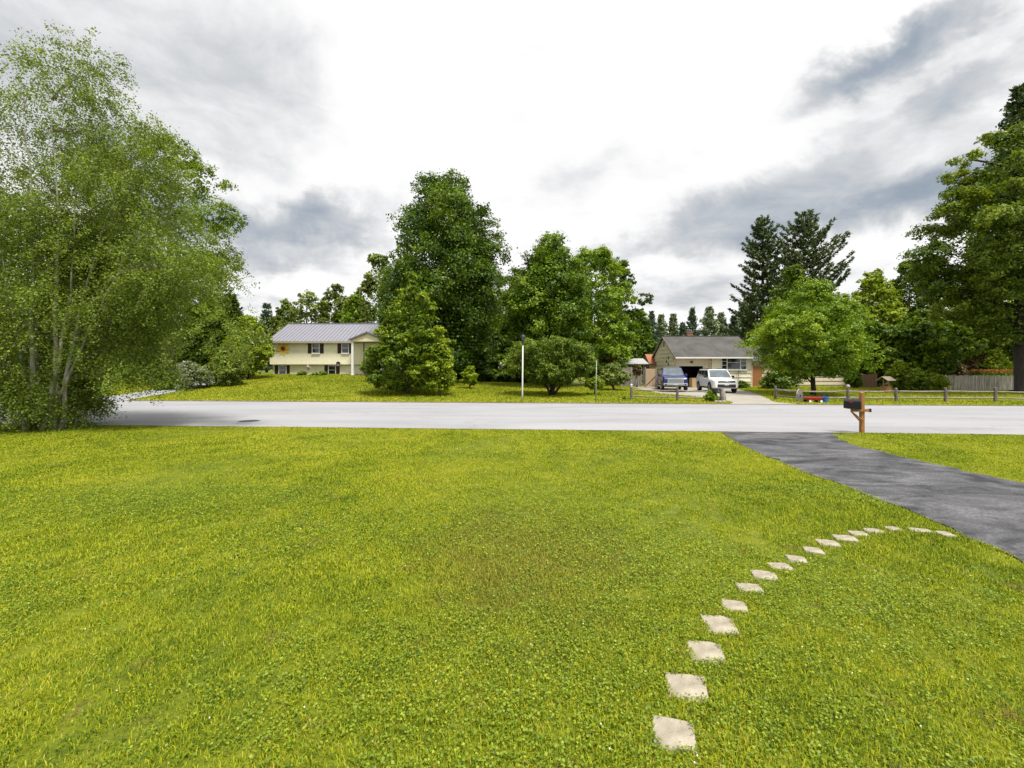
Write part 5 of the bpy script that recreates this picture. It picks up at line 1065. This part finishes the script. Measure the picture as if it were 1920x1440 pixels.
# ------------------------------------------------------------------ sky and light
SUN_EL, SUN_DIR = 66, Vector((.36, -.56, 0)).normalized()
def world():
    w = bpy.data.worlds.new('World'); S.world = w; w.use_nodes = True; t = w.node_tree; t.nodes.clear()
    out = t.nodes.new('ShaderNodeOutputWorld'); sky = t.nodes.new('ShaderNodeTexSky'); sky.sky_type = 'NISHITA'; sky.sun_disc = False
    sky.sun_elevation = R(SUN_EL); sky.sun_rotation = math.atan2(SUN_DIR.x, SUN_DIR.y) % (2 * math.pi); sky.air_density = 1.0; sky.dust_density = 1.5
    b1 = t.nodes.new('ShaderNodeBackground'); b1.inputs[1].default_value = .10; L(t, sky.outputs[0], b1.inputs[0])
    tc = t.nodes.new('ShaderNodeTexCoord'); D = tc.outputs['Generated']
    # cloud layer: direction projected on a flat layer overhead
    sp = t.nodes.new('ShaderNodeSeparateXYZ'); L(t, D, sp.inputs[0]); dz = mathn(t, 'ADD', mathn(t, 'MAXIMUM', sp.outputs[2], 0.0), .16)
    cb = t.nodes.new('ShaderNodeCombineXYZ'); L(t, mathn(t, 'DIVIDE', sp.outputs[0], dz), cb.inputs[0]); L(t, mathn(t, 'DIVIDE', sp.outputs[1], dz), cb.inputs[1])
    n1 = noise(t, cb.outputs[0], 1.1, 7, .55, .4); n2 = noise(t, D, 3.2, 6, .6, .3); n3 = noise(t, cb.outputs[0], 3.4, 9, .62, .35)
    # the big masses of the day: (photo direction, angular half sizes, tilt, darkness)
    wv = t.nodes.new('ShaderNodeVectorMath'); wv.operation = 'SUBTRACT'; L(t, n2.outputs['Color'], wv.inputs[0]); wv.inputs[1].default_value = (.5, .5, .5)
    ws = t.nodes.new('ShaderNodeVectorMath'); ws.operation = 'SCALE'; ws.inputs['Scale'].default_value = .30; L(t, wv.outputs[0], ws.inputs[0])
    wd = t.nodes.new('ShaderNodeVectorMath'); wd.operation = 'ADD'; L(t, D, wd.inputs[0]); L(t, ws.outputs[0], wd.inputs[1])
    acc = None
    for (px, py, rx, ry, tilt, amt) in ((430, 150, 300, 220, -30, .30), (60, 130, 260, 280, 0, .28), (1150, 330, 260, 90, 8, .16), (1300, 560, 400, 60, 0, .22), (480, 420, 240, 75, 0, .38), (300, 330, 190, 110, -20, .30), (640, 420, 160, 60, 10, .20), (560, 500, 260, 40, 0, .22),
                                        (1430, 385, 330, 75, 8, .42), (1600, 410, 320, 60, 12, .36), (1720, 60, 270, 75, 22, .54), (1560, 120, 200, 60, 25, .30), (1640, 230, 330, 70, 14, .30), (1880, 150, 160, 160, 0, .25), (1160, 480, 260, 40, 0, .22), (1800, 350, 160, 90, 20, .25), (250, 560, 400, 40, 0, .2)):
        d = Vector(((px - CX) / FPX, 1, (HY - py) / FPX)); k = d.length; d.normalize()
        sb = t.nodes.new('ShaderNodeVectorMath'); sb.operation = 'SUBTRACT'; L(t, wd.outputs[0], sb.inputs[0]); sb.inputs[1].default_value = d
        mp = t.nodes.new('ShaderNodeMapping'); mp.vector_type = 'TEXTURE'; mp.inputs['Rotation'].default_value = (0, R(-tilt), 0); a = FPX * k
        mp.inputs['Scale'].default_value = (rx / a, max(rx, ry) / a, ry / a); L(t, sb.outputs[0], mp.inputs[0])
        ln = t.nodes.new('ShaderNodeVectorMath'); ln.operation = 'LENGTH'; L(t, mp.outputs[0], ln.inputs[0])
        mr = t.nodes.new('ShaderNodeMapRange'); mr.interpolation_type = 'SMOOTHSTEP'; mr.inputs[1].default_value = 1.15; mr.inputs[2].default_value = .1; mr.inputs[3].default_value = 0; mr.inputs[4].default_value = amt; L(t, ln.outputs['Value'], mr.inputs[0])
        acc = mr.outputs[0] if acc is None else mathn(t, 'ADD', acc, mr.outputs[0])
    v = mathn(t, 'ADD', mathn(t, 'ADD', acc, .01), mathn(t, 'MULTIPLY', mathn(t, 'SUBTRACT', n1.outputs['Fac'], .5), .55)); v = mathn(t, 'ADD', v, mathn(t, 'MULTIPLY', mathn(t, 'SUBTRACT', n3.outputs['Fac'], .5), .48))
    r = ramp(t, v, [(0.0, (1.0, 1.0, 1.0)), (.14, (.90, .90, .905)), (.32, (.60, .62, .645)), (.52, (.37, .42, .485)), (.82, (.17, .235, .33))])
    b2 = t.nodes.new('ShaderNodeBackground'); b2.inputs[1].default_value = CLOUD; L(t, r.outputs[0], b2.inputs[0])
    # thin gaps of open sky where the layer is darkest
    mr = t.nodes.new('ShaderNodeMapRange'); mr.inputs[1].default_value = .62; mr.inputs[2].default_value = .95; mr.inputs[3].default_value = 1; mr.inputs[4].default_value = .72; L(t, v, mr.inputs[0])
    mx = t.nodes.new('ShaderNodeMixShader'); L(t, mr.outputs[0], mx.inputs[0]); L(t, b1.outputs[0], mx.inputs[1]); L(t, b2.outputs[0], mx.inputs[2]); L(t, mx.outputs[0], out.inputs[0])
CLOUD = .68
world()
sl = bpy.data.lights.new('sun', 'SUN'); sl.energy = 3.7; sl.angle = R(16); sl.color = (1, .955, .88); so = bpy.data.objects.new('sun', sl); COL.objects.link(so)
sd = Vector((SUN_DIR.x * math.cos(R(SUN_EL)), SUN_DIR.y * math.cos(R(SUN_EL)), math.sin(R(SUN_EL)))); so.rotation_euler = sd.to_track_quat('Z', 'Y').to_euler(); so.location = (0, 0, 40)

cam = bpy.data.cameras.new('camera'); co = bpy.data.objects.new('camera', cam); COL.objects.link(co); co.location = (0, 0, CAMH); co.rotation_euler = (R(90), 0, 0)
cam.sensor_width = 36; cam.lens = 16.0; cam.shift_y = -(720 - HY) / 1920; cam.clip_end = 4000; cam.clip_start = .05; S.camera = co
vs = S.view_settings; vs.view_transform = 'Standard'; vs.look = 'None'; vs.exposure = .64; vs.gamma = 1
cy = S.cycles; cy.max_bounces = 7; cy.diffuse_bounces = 3; cy.transmission_bounces = 3; cy.transparent_max_bounces = 4; cy.use_denoising = True
